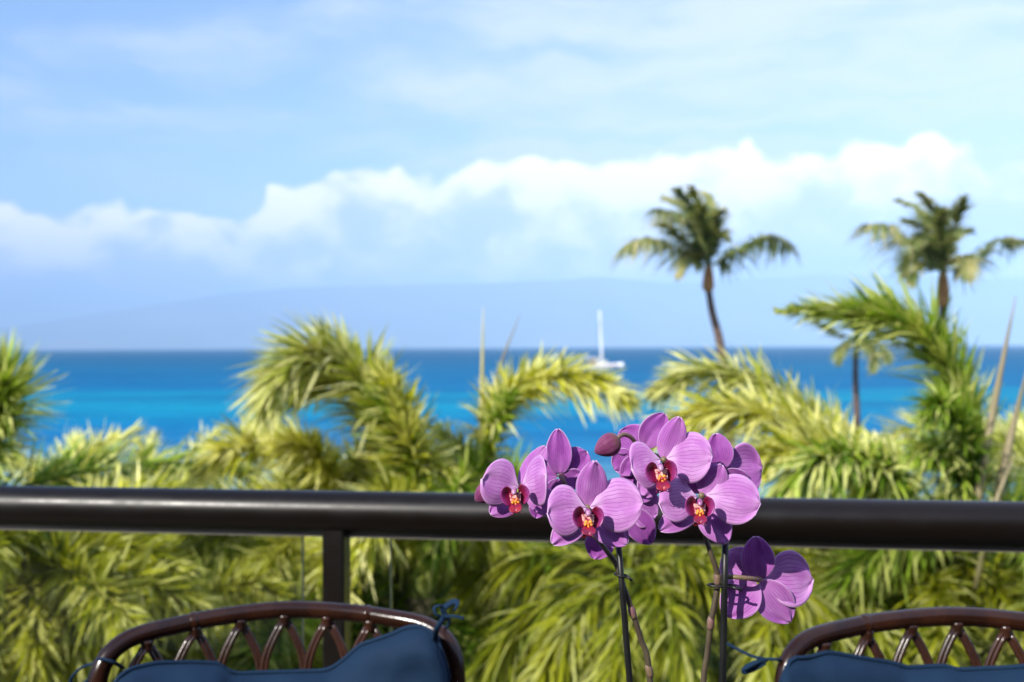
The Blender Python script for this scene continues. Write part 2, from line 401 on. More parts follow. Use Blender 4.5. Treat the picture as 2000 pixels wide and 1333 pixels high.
t.n.remove(b)
fr = t.add('ShaderNodeFresnel'); fr.inputs[0].default_value = 1.45
tp = t.add('ShaderNodeBsdfTransparent'); tp.inputs[0].default_value = (.72, .74, .66, 1)
gl = t.add('ShaderNodeBsdfGlossy'); gl.inputs['Roughness'].default_value = .02; gl.inputs[0].default_value = (.9, .95, 1, 1)
mx = t.add('ShaderNodeMixShader'); t.link(t.math('MULTIPLY', fr.outputs[0], .5), mx.inputs[0]); t.link(tp.outputs[0], mx.inputs[1]); t.link(gl.outputs[0], mx.inputs[2])
t.link(mx.outputs[0], t.n['Material Output'].inputs[0])
M_gedge = simple('glass_polished_edge', (.05, .065, .05), .3)
for a, c_ in ((-3.02, -1.62), (-1.48, -.075), (.115, 1.45), (1.65, 3.0)):
    zc = (FZ+.11 + RZT-2*RR-.009)/2; hh = RZT-2*RR-.009-FZ-.11
    mb = MB(); mb.box(rail_pt((a+c_)/2, .006, zc), (c_-a, .006, hh), rotr); g = rchild(mb, 'glass_panel', M_glass, False)
    for e, sg in ((a, -1), (c_, 1)):
        mb = MB(); mb.box(rail_pt(e+sg*.0015, .006, zc), (.003, .0065, hh), rotr); o = mb.build('panel_edge', M_gedge, None, False); o.parent = g
        o.matrix_parent_inverse = Matrix.Identity(4)
# unseen building added to darken reflections: wall, sliding doors, eave cut back for sun
bl = empty('building', (0, -1.7, FZ), 0, label='unseen building wall with sliding glass doors, added to block the sky behind the balcony', cat='building')
M_stucco = simple('building_stucco', (.14, .115, .09), .9, c2=(.12, .10, .08), nscale=4, bump=.3)
M_dark = simple('dark_interior', (.03, .028, .025), .8)
M_door = simple('door_glass', (.02, .024, .026), .05, .5)
mb = MB(); mb.box((-3.9, 0, 1.3), (3.4, .22, 2.6)); mb.box((3.9, 0, 1.3), (3.4, .22, 2.6)); mb.box((0, 0, 2.43), (4.4, .22, .34)); mb.build('wall', M_stucco, bl, False)
mb = MB(); mb.box((0, 0, 2.68), (11.4, .5, .16)); mb.build('eave', M_stucco, bl, False)
mb = MB(); mb.box((0, -.05, -.10), (11.2, 3.2, .18)); mb.build('threshold', M_slab, bl, False)
for i in range(4):
    x = -1.65+1.1*i; mb = MB()
    mb.box((x-.52, .02+.05*(i % 2), 1.13), (.06, .045, 2.26)); mb.box((x+.52, .02+.05*(i % 2), 1.13), (.06, .045, 2.26)); mb.box((x, .02+.05*(i % 2), .04), (.98, .045, .08)); mb.box((x, .02+.05*(i % 2), 2.22), (.98, .045, .08))
    d_ = mb.build('sliding_door', M_rail, bl, False); mb = MB(); mb.box((x, .02+.05*(i % 2), 1.13), (.98, .008, 2.1)); mb.build('pane', M_door, d_, False)

# ------------------------------------------------------------ palms
def leaflets(path, nL, Lf, W, prof, mode, droop, fwd, tone, seed, wind=(0, 0, 0), segs=3, tmin=.1, jit=.3):
    if mode == 'flat': jit = .1
    """vectorised leaflet strips around a rachis path (k x 3) -> verts, faces, tone"""
    g = np.random.default_rng(seed)
    P_ = np.array([tuple(p) for p in path]); m = len(P_)
    t = np.sort(g.uniform(tmin, 1.0, nL)); x = t*(m-1); i = np.minimum(x.astype(int), m-2); f = (x-i)[:, None]
    pos = P_[i]*(1-f)+P_[i+1]*f
    T = np.gradient(P_, axis=0); T /= np.linalg.norm(T, axis=1)[:, None]+1e-9
    tan = T[i]*(1-f)+T[i+1]*f; tan /= np.linalg.norm(tan, axis=1)[:, None]
    up = np.array([0, 0, 1.0]); side = np.cross(tan, up); 
    bad = np.linalg.norm(side, axis=1) < .15; side[bad] = (1, .2, 0)
    side /= np.linalg.norm(side, axis=1)[:, None]
    nor = np.cross(side, tan)
    if mode == 'fox': phi = g.uniform(0, 2*PI, nL)
    elif mode == 'arch': phi = np.where(g.random(nL) < .5, 1, -1)*g.normal(1.15, .75, nL)
    else: phi = np.where(g.random(nL) < .5, 1, -1)*g.normal(1.45, .25, nL)
    rad = side*np.sin(phi)[:, None]+nor*np.cos(phi)[:, None]
    fw = fwd*g.uniform(.75, 1.3, nL)*(1+.8*t**3)
    d = rad*np.cos(fw)[:, None]*1.0+tan*np.sin(fw)[:, None]
    d += g.normal(0, jit*.75, (nL, 3)); d /= np.linalg.norm(d, axis=1)[:, None]
    L = Lf*np.interp(t, [0, .15, .5, .85, 1], prof)*g.uniform(.55, 1.2, nL)
    wd = np.cross(d, up)+g.normal(0, .45, (nL, 3)); wd -= d*(wd*d).sum(1)[:, None]; wd /= np.linalg.norm(wd, axis=1)[:, None]+1e-9
    W_ = W*g.uniform(.7, 1.2, nL)
    tn = np.clip(tone[0]+DT+tone[1]*1.6*g.normal(0, 1, nL)-.22*(t < .25), 0, 1)  # leaflets near the frond base toned down to stand for inner shade
    rows = []; tones = []
    wp = [.45, 1.0, .75, .06] if segs == 3 else [.6, 1.0, .06]
    wnd = np.array(wind)
    for k in range(segs+1):
        s = k/segs
        c = pos + d*(L*s)[:, None] + (np.array([0, 0, -1.0])*droop+wnd)[None]*((L*s*s)[:, None])
        hw = (W_*wp[k])[:, None]*wd*.5
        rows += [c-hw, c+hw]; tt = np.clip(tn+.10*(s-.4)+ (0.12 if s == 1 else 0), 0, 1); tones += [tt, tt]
    V = np.stack(rows, 1).reshape(-1, 3); TN = np.stack(tones, 1).reshape(-1)
    base = np.arange(nL)*(2*(segs+1)); Fc = []
    for k in range(segs):
        Fc.append(np.stack([base+2*k, base+2*k+1, base+2*k+3, base+2*k+2], 1))
    Fc = np.stack(Fc, 1).reshape(-1, 4)
    return V, Fc, TN
def np_mesh(name, V, Fc, TN):
    me = bpy.data.meshes.new(name); me.vertices.add(len(V)); me.vertices.foreach_set('co', V.astype(np.float32).ravel())
    n = len(Fc); me.loops.add(n*4); me.loops.foreach_set('vertex_index', Fc.astype(np.int32).ravel())
    me.polygons.add(n); me.polygons.foreach_set('loop_start', np.arange(0, n*4, 4, dtype=np.int32)); me.polygons.foreach_set('loop_total', np.full(n, 4, dtype=np.int32))
    me.update(calc_edges=True)
    a = me.attributes.new('tone', 'FLOAT', 'POINT'); a.data.foreach_set('value', TN.astype(np.float32))
    me.validate(); return me
fcount = [0]; DT = .10
def frond(parent, path, Lf, W, nL, mat, mode='fox', droop=.25, fwd=.75, tone=(.5, .2), prof=(.5, .9, 1, .8, .45), wind=(0, 0, 0), r0=.016, tmin=.1, ref=None):
    fcount[0] += 1; seed = fcount[0]*17+3
    path = [Vector(p) for p in path]
    V, Fc, TN = leaflets(path, nL, Lf, W, prof, mode, droop, fwd, tone, seed, wind, tmin=tmin)
    mb = MB(); idx = list(range(0, len(path), max(1, len(path)//8)));  idx = idx if idx[-1] == len(path)-1 else idx+[len(path)-1]
    pts = [path[i] for i in idx]; mb.tube(pts, [r0*(1-.85*i/(len(pts)-1)) for i in range(len(pts))], n=4, sub=0, cap=False)
    rv = np.array(mb.v); rf = np.array(mb.f)+len(V)
    V = np.vstack([V, rv]); Fc = np.vstack([Fc, rf]); TN = np.concatenate([TN, np.full(len(rv), tone[0]*.9)])
    base = np.array(parent.location)
    o = link('frond', np_mesh('frond', V-base, Fc, TN), mat, parent); return o
def auto_path(heart, a, e0, L, bend, n=14):
    p = Vector(heart); out = [p.copy()]; e = e0
    for i in range(n):
        s = (i+.5)/n; e = e0-bend*s**1.25
        p = p+Vector((math.sin(a)*math.cos(e), math.cos(a)*math.cos(e), math.sin(e)))*(L/n); out.append(p.copy())
    return out
def palm_base(name, heart, label, cat, group, rtrunk, mat_t, lean=(0, 0), shaft=.55, trunk_pts=None):
    gz = land(heart.x+lean[0], heart.y+lean[1])
    loc = Vector((heart.x+lean[0], heart.y+lean[1], gz-.05))
    root = empty(name, loc, 0, label=label, cat=cat, group=group)
    top = heart-Vector((0, 0, shaft))
    pts = trunk_pts or [loc, loc.lerp(top, .35)+Vector((lean[0]*-.1, 0, 0)), loc.lerp(top, .7), top]
    pts = [Vector(p)-loc for p in pts]
    mb = MB(); N = 7; m = (len(pts)-1)*N+1
    rad = [rtrunk*(1.35-.45*i/(m-1))*(1+(.06 if i % 2 else 0))+(rtrunk*.4 if i == 0 else 0) for i in range(m)]
    fine = catmull(pts, N); mb.tube(fine, rad, n=10, sub=0); mb.build('trunk', mat_t, root)
    return root, loc
foxgroup = 'foxtail palms in the garden below the balcony'
def fox(label, heart, mat, n, L, el, bend=(R(60), R(110)), Lf=.36, nL=460, W=.0185, tone=(.5, .2), az=(0, 2*PI), seed=1, explicit=(), spears=(), wind=(-.05, 0, 0), droop=.10):
    g = random.Random(seed); hp = P(*heart)
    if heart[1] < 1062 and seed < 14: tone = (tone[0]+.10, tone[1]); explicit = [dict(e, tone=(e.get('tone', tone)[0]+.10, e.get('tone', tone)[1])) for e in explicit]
    root, loc = palm_base('foxtail_palm', hp, label, 'palm tree', foxgroup, .10, M_trunk, lean=(g.uniform(-.3, .3), g.uniform(-.2, .3)))
    mb = MB(); h = hp-loc; mb.tube([h-Vector((0, 0, .62)), h-Vector((0, 0, .3)), h+Vector((0, 0, .02))], [.095, .085, .035], n=10, sub=3); mb.build('crownshaft', M_cshaft, root)
    for i in range(n):
        a = az[0]+(az[1]-az[0])*(i+g.uniform(-.3, .3))/max(1, n); e = g.uniform(*el); ll = L*g.uniform(.85, 1.15)
        path = auto_path(hp, a, e, ll, g.uniform(*bend)*(.6+.4*(e > .4)))
        frond(root, path, Lf, W, nL, mat, tone=(tone[0]+g.uniform(-.12, .12), tone[1]), droop=droop, wind=wind)
    for ex in explicit:
        pts = [P(*q) for q in ex['p']]; path = catmull(pts, 5)
        frond(root, path, ex.get('Lf', Lf), ex.get('W', .026)*.70, int(2.1*ex.get('n', 300)), ex.get('mat', mat), tone=ex.get('tone', tone), droop=ex.get('droop', droop), wind=ex.get('wind', wind), fwd=ex.get('fwd', .75), prof=ex.get('prof', (.5, .9, 1, .8, .45)), mode=ex.get('mode', 'fox'), tmin=ex.get('tmin', .08))
    for (pts, r, mt) in spears:
        pp = [P(*q)-loc for q in pts]; mb = MB(); mb.tube(pp, [r, r*.95, r*.12] if len(pp) == 3 else [r, r*.12], n=6, sub=4); mb.build('spear_leaf', mt, root)
    return root
Yl, Gr, Ol = M_fox_yellow, M_fox_green, M_fox_grey
fox('green foxtail palm cut off by the left edge of the photo above the rail', (-110, 1010, 6.3), Gr, 4, 1.7, (R(0), R(35)), seed=3, az=(R(60), R(330)),
    explicit=[dict(p=[(-110, 1010, 6.3), (-50, 880, 6.2), (-5, 810, 6.1), (5, 765, 6.0), (-25, 715, 5.9)], n=560, Lf=.40, tone=(.68, .2)),
              dict(p=[(-110, 1010, 6.3), (-60, 930, 6.2), (-20, 870, 6.1), (-5, 840, 6.0)], n=260, Lf=.26, tone=(.6, .2), mat=Gr)])
fox('foxtail palm whose plume arches left over the sea, left of the pale upright spear', (820, 990, 7.0), Yl, 5, 1.3, (R(-10), R(30)), seed=4, az=(R(120), R(420)),
    explicit=[dict(p=[(820, 990, 7.0), (790, 880, 6.9), (752, 815, 6.9), (715, 755, 6.8), (665, 705, 6.8), (610, 695, 6.7), (560, 720, 6.6), (530, 770, 6.5)], n=600, Lf=.42, W=.028, tone=(.55, .25), mat=Ol, droop=.18),
              dict(p=[(820, 990, 7.0), (780, 870, 7.1), (720, 780, 7.1), (650, 738, 7.0), (585, 765, 6.9)], n=420, Lf=.36, W=.028, tone=(.65, .25), mat=Yl),
              dict(p=[(820, 990, 7.0), (808, 900, 6.8), (785, 820, 6.7), (755, 740, 6.6)], n=330, Lf=.34, W=.028, tone=(.5, .25), mat=Yl),
              dict(p=[(820, 990, 7.0), (800, 900, 6.8), (770, 830, 6.7), (735, 775, 6.6)], n=170, Lf=.30, W=.03, tone=(.45, .2), mat=Gr)])
fox('bright green foxtail palm arching right below the sailboat with one pale upright spear', (950, 980, 7.4), Gr, 4, 1.2, (R(0), R(40)), seed=5, az=(R(150), R(330)),
    explicit=[dict(p=[(950, 980, 7.4), (952, 860, 7.4), (975, 795, 7.3), (1020, 752, 7.3), (1090, 735, 7.2), (1160, 745, 7.1), (1225, 775, 7.0)], n=480, Lf=.32, W=.030, tone=(.66, .2), mat=Yl, droop=.2),
              dict(p=[(950, 980, 7.4), (958, 870, 7.3), (975, 815, 7.2), (1000, 775, 7.1)], n=190, Lf=.2, W=.034, tone=(.5, .2), mat=Gr),
              dict(p=[(950, 980, 7.4), (920, 910, 7.4), (890, 870, 7.5), (860, 850, 7.6)], n=150, Lf=.24, tone=(.45, .2), mat=Ol)],
    spears=[([(945, 980, 7.4), (941, 800, 7.35), (944, 600, 7.3)], .022, M_spear)])
fox('foxtail palm behind the pale spear with one thin dark slanting spear', (930, 1010, 10.5), Ol, 7, 1.5, (R(-10), R(35)), seed=6, Lf=.34,
    spears=[([(935, 1000, 10.5), (965, 760, 10.5), (1016, 612, 10.4)], .022, M_spear_brown)])
fox('yellow foxtail palm spreading low fronds just above the rail, left of centre', (650, 1010, 7.6), Yl, 11, 1.3, (R(0), R(40)), seed=7, tone=(.62, .2), nL=470, W=.019,
    explicit=[dict(p=[(650, 1010, 7.6), (590, 910, 7.4), (520, 870, 7.2), (450, 875, 7.0), (400, 910, 6.9)], n=360, Lf=.30, tone=(.7, .22)),
              dict(p=[(650, 1010, 7.6), (640, 920, 7.2), (600, 875, 7.0), (550, 865, 6.9)], n=360, Lf=.27, tone=(.66, .18)),
              dict(p=[(650, 1010, 7.6), (690, 920, 7.3), (750, 880, 7.1), (820, 885, 6.9), (880, 920, 6.8)], n=380, Lf=.27, tone=(.66, .18)),
              dict(p=[(650, 1010, 7.6), (580, 900, 7.9), (530, 850, 8.1), (490, 840, 8.3)], n=160, Lf=.30, tone=(.6, .25), mat=Ol)])
fox('straw coloured foxtail palm fanning above the far left end of the rail', (110, 1015, 9.5), Yl, 12, 1.15, (R(20), R(75)), seed=8, tone=(.78, .2), bend=(R(30), R(80)), Lf=.30, nL=150)
fox('pale olive foxtail palm fanning above the rail, second clump from the left', (275, 1030, 10.0), Ol, 9, 1.2, (R(20), R(80)), seed=9, tone=(.62, .25), bend=(R(30), R(80)), Lf=.34, nL=150)
fox('low olive foxtail palm between two clumps where the sea dips to the rail', (440, 1015, 10.5), Ol, 11, 1.3, (R(0), R(45)), seed=10, tone=(.55, .2), Lf=.34)
fox('big yellow green foxtail palm with plumes sweeping left behind the orchids', (1800, 1060, 6.8), Yl, 4, 1.5, (R(-20), R(10)), seed=11, az=(R(150), R(330)),
    explicit=[dict(p=[(1800, 1060, 6.8), (1730, 960, 6.9), (1630, 850, 7.0), (1500, 755, 7.1), (1370, 725, 7.2), (1290, 755, 7.3)], n=620, Lf=.33, W=.028, tone=(.58, .25), mat=Ol, droop=.2),
              dict(p=[(1800, 1060, 6.8), (1700, 930, 6.6), (1580, 845, 6.5), (1450, 800, 6.5), (1350, 815, 6.5), (1270, 850, 6.5)], n=640, Lf=.30, W=.030, tone=(.62, .22), mat=Yl, droop=.2),
              dict(p=[(1800, 1060, 6.8), (1720, 960, 6.3), (1620, 890, 6.1), (1520, 880, 6.0), (1420, 910, 5.9)], n=480, Lf=.30, W=.030, tone=(.6, .25), mat=Yl, droop=.12),
              dict(p=[(1800, 1060, 6.8), (1760, 960, 6.2), (1690, 900, 6.0), (1600, 900, 5.8), (1530, 950, 5.7)], n=420, Lf=.30, W=.030, tone=(.5, .28), mat=Gr, droop=.35),
              dict(p=[(1800, 1060, 6.8), (1770, 950, 7.2), (1730, 890, 7.4), (1690, 880, 7.6)], n=200, Lf=.30, W=.028, tone=(.6, .25), mat=Ol)])
fox('tall green foxtail palm whose top plume bends left at the right of the photo', (1912, 1000, 6.4), Gr, 4, 1.3, (R(0), R(25)), seed=12, az=(R(80), R(280)),
    explicit=[dict(p=[(1912, 1000, 6.4), (1904, 880, 6.4), (1885, 790, 6.35), (1845, 705, 6.3), (1790, 645, 6.2), (1730, 620, 6.15), (1650, 608, 6.1), (1520, 606, 6.0)], n=640, Lf=.37, W=.026, tone=(.62, .24), mat=Gr, droop=.05, fwd=.95, prof=(.7, .9, 1, .62, .12), wind=(-.10, 0, 0)),
              dict(p=[(1912, 1000, 6.4), (1898, 900, 6.2), (1875, 840, 6.1), (1840, 790, 6.0), (1815, 800, 5.9)], n=260, Lf=.26, W=.024, tone=(.35, .22), mat=Gr, droop=.2),
              dict(p=[(1912, 1000, 6.4), (1870, 930, 6.3), (1830, 880, 6.2), (1800, 880, 6.1)], n=200, Lf=.26, W=.03, tone=(.55, .25), mat=Gr, droop=.3)],
    spears=[([(1905, 1010, 6.2), (1940, 800, 6.15), (1984, 578, 6.1)], .022, M_spear_brown), ([(1938, 1040, 6.3), (1968, 880, 6.25), (2012, 700, 6.2)], .026, M_spear_brown),
            ([(1905, 1150, 6.0), (1935, 1010, 6.0), (1985, 880, 6.0)], .016, M_spear_brown)])
fox('pale yellow foxtail palm cut off by the right edge above the rail', (2050, 930, 7.8), Ol, 9, 1.3, (R(-10), R(45)), seed=13, tone=(.68, .2), nL=400, Lf=.32)
fox('olive foxtail palm low behind the orchids just over the rail', (1200, 1090, 9.0), Ol, 8, 1.4, (R(-10), R(25)), seed=14, tone=(.5, .2))
# below the rail, seen through the glass
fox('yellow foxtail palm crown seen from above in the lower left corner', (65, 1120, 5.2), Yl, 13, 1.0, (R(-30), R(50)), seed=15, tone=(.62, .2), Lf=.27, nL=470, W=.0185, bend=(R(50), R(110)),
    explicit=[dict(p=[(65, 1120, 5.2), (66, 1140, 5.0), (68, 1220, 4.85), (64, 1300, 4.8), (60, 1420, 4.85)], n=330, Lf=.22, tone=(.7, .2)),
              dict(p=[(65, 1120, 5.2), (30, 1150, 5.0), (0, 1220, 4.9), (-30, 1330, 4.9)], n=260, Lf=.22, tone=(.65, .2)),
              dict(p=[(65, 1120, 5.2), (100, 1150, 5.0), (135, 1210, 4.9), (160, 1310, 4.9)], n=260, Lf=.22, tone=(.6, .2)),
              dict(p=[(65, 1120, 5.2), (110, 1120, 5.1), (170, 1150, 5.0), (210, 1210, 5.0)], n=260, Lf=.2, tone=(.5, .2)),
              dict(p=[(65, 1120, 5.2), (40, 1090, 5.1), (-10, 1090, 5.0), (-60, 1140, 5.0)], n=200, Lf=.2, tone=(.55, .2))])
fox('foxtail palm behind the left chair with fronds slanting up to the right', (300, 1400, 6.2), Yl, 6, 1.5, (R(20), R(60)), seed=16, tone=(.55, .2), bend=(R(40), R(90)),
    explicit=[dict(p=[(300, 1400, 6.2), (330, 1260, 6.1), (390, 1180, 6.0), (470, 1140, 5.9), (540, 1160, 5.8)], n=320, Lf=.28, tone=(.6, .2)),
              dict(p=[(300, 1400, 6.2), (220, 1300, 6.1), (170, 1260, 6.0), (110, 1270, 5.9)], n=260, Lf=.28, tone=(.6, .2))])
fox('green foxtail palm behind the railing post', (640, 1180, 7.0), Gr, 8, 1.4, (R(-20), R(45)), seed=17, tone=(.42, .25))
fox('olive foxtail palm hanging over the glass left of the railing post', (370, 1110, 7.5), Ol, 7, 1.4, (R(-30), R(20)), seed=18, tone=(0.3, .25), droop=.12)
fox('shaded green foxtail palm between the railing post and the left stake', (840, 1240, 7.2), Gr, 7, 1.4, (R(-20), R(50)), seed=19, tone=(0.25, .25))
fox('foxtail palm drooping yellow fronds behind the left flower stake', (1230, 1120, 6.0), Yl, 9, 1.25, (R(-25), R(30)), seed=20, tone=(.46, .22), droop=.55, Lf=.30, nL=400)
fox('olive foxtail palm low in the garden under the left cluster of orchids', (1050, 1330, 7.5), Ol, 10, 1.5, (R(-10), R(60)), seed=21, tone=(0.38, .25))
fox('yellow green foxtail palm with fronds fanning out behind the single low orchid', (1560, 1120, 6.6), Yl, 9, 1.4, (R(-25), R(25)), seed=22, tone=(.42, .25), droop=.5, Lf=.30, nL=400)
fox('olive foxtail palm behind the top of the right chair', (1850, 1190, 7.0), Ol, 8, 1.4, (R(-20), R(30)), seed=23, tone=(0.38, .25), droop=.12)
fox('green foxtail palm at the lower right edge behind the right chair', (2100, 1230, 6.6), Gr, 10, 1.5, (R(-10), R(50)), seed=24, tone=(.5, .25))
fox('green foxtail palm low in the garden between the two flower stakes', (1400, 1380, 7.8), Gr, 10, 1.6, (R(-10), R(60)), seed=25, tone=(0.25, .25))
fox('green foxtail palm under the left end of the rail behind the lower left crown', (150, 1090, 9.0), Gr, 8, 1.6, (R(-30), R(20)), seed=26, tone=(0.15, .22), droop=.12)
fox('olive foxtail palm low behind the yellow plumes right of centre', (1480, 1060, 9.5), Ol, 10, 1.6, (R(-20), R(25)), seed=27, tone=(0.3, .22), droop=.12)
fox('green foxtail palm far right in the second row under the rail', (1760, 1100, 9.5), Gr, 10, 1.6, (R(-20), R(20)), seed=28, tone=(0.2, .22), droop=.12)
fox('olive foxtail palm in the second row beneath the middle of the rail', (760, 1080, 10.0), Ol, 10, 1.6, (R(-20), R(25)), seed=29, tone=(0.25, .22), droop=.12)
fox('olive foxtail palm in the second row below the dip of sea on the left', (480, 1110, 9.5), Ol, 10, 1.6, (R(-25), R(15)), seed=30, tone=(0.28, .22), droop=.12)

# coconut palms by the shore
cgroup = 'coconut palms by the shore'
def coco(label, heart, d, trunk, fr, seed, lp, Lf=.88, husk=True, tone=(.42, .26), rt=.14, nL=260):
    g = random.Random(seed); hp = P(*heart, d)
    tp = [P(x, y, d+dd) for x, y, dd in trunk]
    foot = tp[-1]; gz = land(foot.x, foot.y)
    foot2 = Vector((foot.x+(foot.x-tp[-2].x)*.6, foot.y, gz-.1))
    root = empty('coconut_palm', foot2, 0, label=label, cat='palm tree', group=cgroup)
    pts = [foot2]+tp[::-1]; pts = [p-foot2 for p in pts]
    mb = MB(); fine = catmull(pts, 8); m_ = len(fine)
    mb.tube(fine, [rt*(1.5-.6*i/(m_-1))*(1+(.05 if i % 2 else 0)) for i in range(m_)], n=10, sub=0); mb.build('trunk', M_ctrunk, root)
    if not husk:
        mb = MB(); mb.tube([tp[0]-foot2, hp-foot2], [rt*1.3, rt*.9], n=10, sub=3); mb.build('crownshaft', M_cshaft, root)
    if husk:
        a = tp[0]-foot2; h = hp-foot2
        mb = MB(); mb.tube([a-(h-a)*.25, a, a.lerp(h, .5), h], [rt*1.1, rt*1.75, rt*1.5, rt*.9], n=10, sub=3); mb.build('fibre_sheath', M_husk, root)
    for pts_ in fr:
        path = catmull([hp]+[P(x, y, d+dd) for x, y, dd in pts_], 5)
        side_ = abs(pts_[-1][0]-heart[0]) > 90
        frond(root, path, Lf*g.uniform(.85, 1.1)*(1.35 if side_ else .95), lp*(1.2 if side_ else 1), nL, M_coco, mode='flat', droop=.75 if side_ else .18, fwd=.5 if side_ else .95, tone=(tone[0]+g.uniform(-.15, .25), tone[1]), wind=(-.10, 0, 0), r0=.05, tmin=.12, prof=(.4, .85, 1, .85, .45))
    return root
coco('coconut palm with leaning trunk and tall windblown crown, right of the sailboat', (1384, 520), 45,
     [(1383, 560, 0), (1391, 610, 0), (1404, 660, 0), (1416, 730, 0), (1424, 800, 0)],
     [[(1350, 505, -.5), (1310, 478, -1), (1262, 465, -1.5), (1222, 482, -2)],
      [(1420, 505, 0), (1455, 478, .5), (1500, 462, 1), (1540, 480, 1.5)],
      [(1378, 460, -1), (1362, 400, -2), (1352, 366, -3)],
      [(1370, 460, 1), (1335, 405, 2), (1300, 385, 3)],
      [(1362, 470, -1), (1322, 425, -2.5), (1285, 408, -3.5)],
      [(1390, 460, 1), (1392, 405, 2), (1380, 378, 3)],
      [(1392, 465, -1), (1402, 425, -2), (1412, 410, -3)],
      [(1355, 485, -1.5), (1318, 455, -3), (1300, 440, -3.5)],
      [(1365, 500, -1), (1345, 500, -1.6), (1330, 528, -2)],
      [(1368, 450, -1.5), (1345, 400, -3), (1325, 372, -4)],
      [(1395, 480, -.8), (1408, 455, -1.6), (1420, 462, -2.2)],
      [(1380, 470, -1.5), (1372, 430, -3), (1368, 405, -3.6)]], 1, .075, Lf=.95)
coco('coconut palm with wide drooping side fronds near the right edge', (1842, 530), 42,
     [(1842, 585, 0), (1842, 625, 0), (1846, 700, 0), (1850, 800, 0)],
     [[(1815, 500, -.5), (1775, 475, -1), (1735, 445, -1.5), (1698, 438, -2)],
      [(1880, 522, 0), (1915, 498, .5), (1955, 468, 1), (1996, 470, 1.5)],
      [(1838, 470, -1), (1828, 415, -2), (1800, 380, -3)],
      [(1832, 470, 1), (1800, 415, 2), (1762, 392, 3)],
      [(1850, 480, -1), (1868, 425, -2), (1882, 388, -3)],
      [(1822, 490, -1.5), (1800, 465, -3), (1785, 480, -4)],
      [(1822, 520, -1), (1800, 515, -2), (1785, 545, -2.5)],
      [(1862, 510, -1), (1882, 505, -2), (1895, 530, -2.5)],
      [(1812, 500, 1.5), (1780, 500, 3), (1770, 525, 3.5)],
      [(1840, 480, -2), (1838, 440, -3), (1842, 415, -3.5)],
      [(1858, 480, 1), (1878, 450, 2), (1898, 452, 3)],
      [(1818, 480, -1), (1795, 440, -2), (1772, 430, -3)]], 2, .075, Lf=.95)
coco('small thin coconut palm under the bent plume with trunk against the sea', (1673, 660), 55,
     [(1671, 700, 0), (1671, 745, 0), (1673, 800, 0), (1674, 860, 0)],
     [[(1640, 655, -.5), (1615, 640, -1), (1596, 630, -1.5)],
      [(1700, 645, 0), (1725, 655, .5), (1748, 665, 1)],
      [(1660, 630, -1), (1650, 618, -2), (1632, 622, -3)],
      [(1690, 630, -1), (1700, 615, -2), (1712, 620, -3)],
      [(1655, 670, -1), (1645, 685, -1.5), (1640, 705, -2)],
      [(1692, 675, -1), (1705, 690, -1.5), (1708, 715, -2)],
      [(1675, 635, -1), (1676, 615, -2), (1672, 600, -3)],
      [(1700, 665, -1), (1722, 680, -1.5), (1735, 700, -2)]], 3, .10, Lf=.8, husk=False, tone=(.4, .25), rt=.13, nL=200)

# hedge of dense shrubs behind the palms
M_shrub = foliage_mat('shrub_leaf', (.012, .03, .006), (.03, .06, .010), (.06, .10, .02), (.12, .13, .03), trans=.25)
def shrub(label, c, r, seed, n=5200):
    g = np.random.default_rng(seed); gz = land(c[0], c[1]); root = empty('shrub', (c[0], c[1], gz), 0, label=label, cat='shrub', group='dense dark shrubs behind the palms')
    H = c[2]-gz
    # lobes
    lob = g.normal(0, 1, (26, 3)); lob /= np.linalg.norm(lob, axis=1)[:, None]; lob = lob*g.uniform(.35, .8, (26, 1))*np.array([r, r*.8, H*.5])+np.array([0, 0, H*.52])
    k = g.integers(0, 26, n); d = g.normal(0, 1, (n, 3)); d /= np.linalg.norm(d, axis=1)[:, None]
    pos = lob[k]+d*g.uniform(.5, 1, (n, 1))**.5*r*.36; pos[:, 2] = np.clip(pos[:, 2], .1, None)
    a = g.normal(0, 1, (n, 3)); a /= np.linalg.norm(a, axis=1)[:, None]; b_ = np.cross(a, d); b_ /= np.linalg.norm(b_, axis=1)[:, None]+1e-9
    s = g.uniform(.08, .2, (n, 1))
    V = np.stack([pos-a*s, pos+b_*s*.5, pos+a*s, pos-b_*s*.5], 1).reshape(-1, 3); Fc = np.arange(n*4).reshape(n, 4)
    TN = np.repeat(np.clip(g.normal(.45, .22, n), 0, 1), 4)
    link('foliage', np_mesh('foliage', V, Fc, TN), M_shrub, root)
    mb = MB(); 
    for q in range(6): mb.tube([(0, 0, 0), tuple(lob[q]*.5*np.array([1, 1, .9])), tuple(lob[q])], [.11, .07, .03], n=6, sub=3)
    mb.build('stem', M_trunk, root)
where = ['at the left edge', 'under the left clumps', 'left of the railing post', 'right of the railing post', 'behind the left flower stake', 'behind the right flower stake', 'behind the right chair', 'at the right edge']
for i, x in enumerate(np.linspace(-9.2, 9.4, 8)):
    shrub('dense dark green shrub far down in the garden '+where[i], (x*1.05, 18+(i % 3)*1.1, 6.3), 2.3, 50+i)
for i, x in enumerate(np.linspace(-5.4, 5.6, 7)):
    shrub(['lower dark shrub in the nearer row ', 'shaded round shrub in the nearer row '][i % 2]+['beside the left corner', 'behind the left chair', 'below the post', 'under the middle of the glass', 'between the stakes', 'left of the right chair', 'beside the right corner'][i], (x, 11.8+(i % 2)*.8, 6.9), 1.5, 70+i, n=4200)

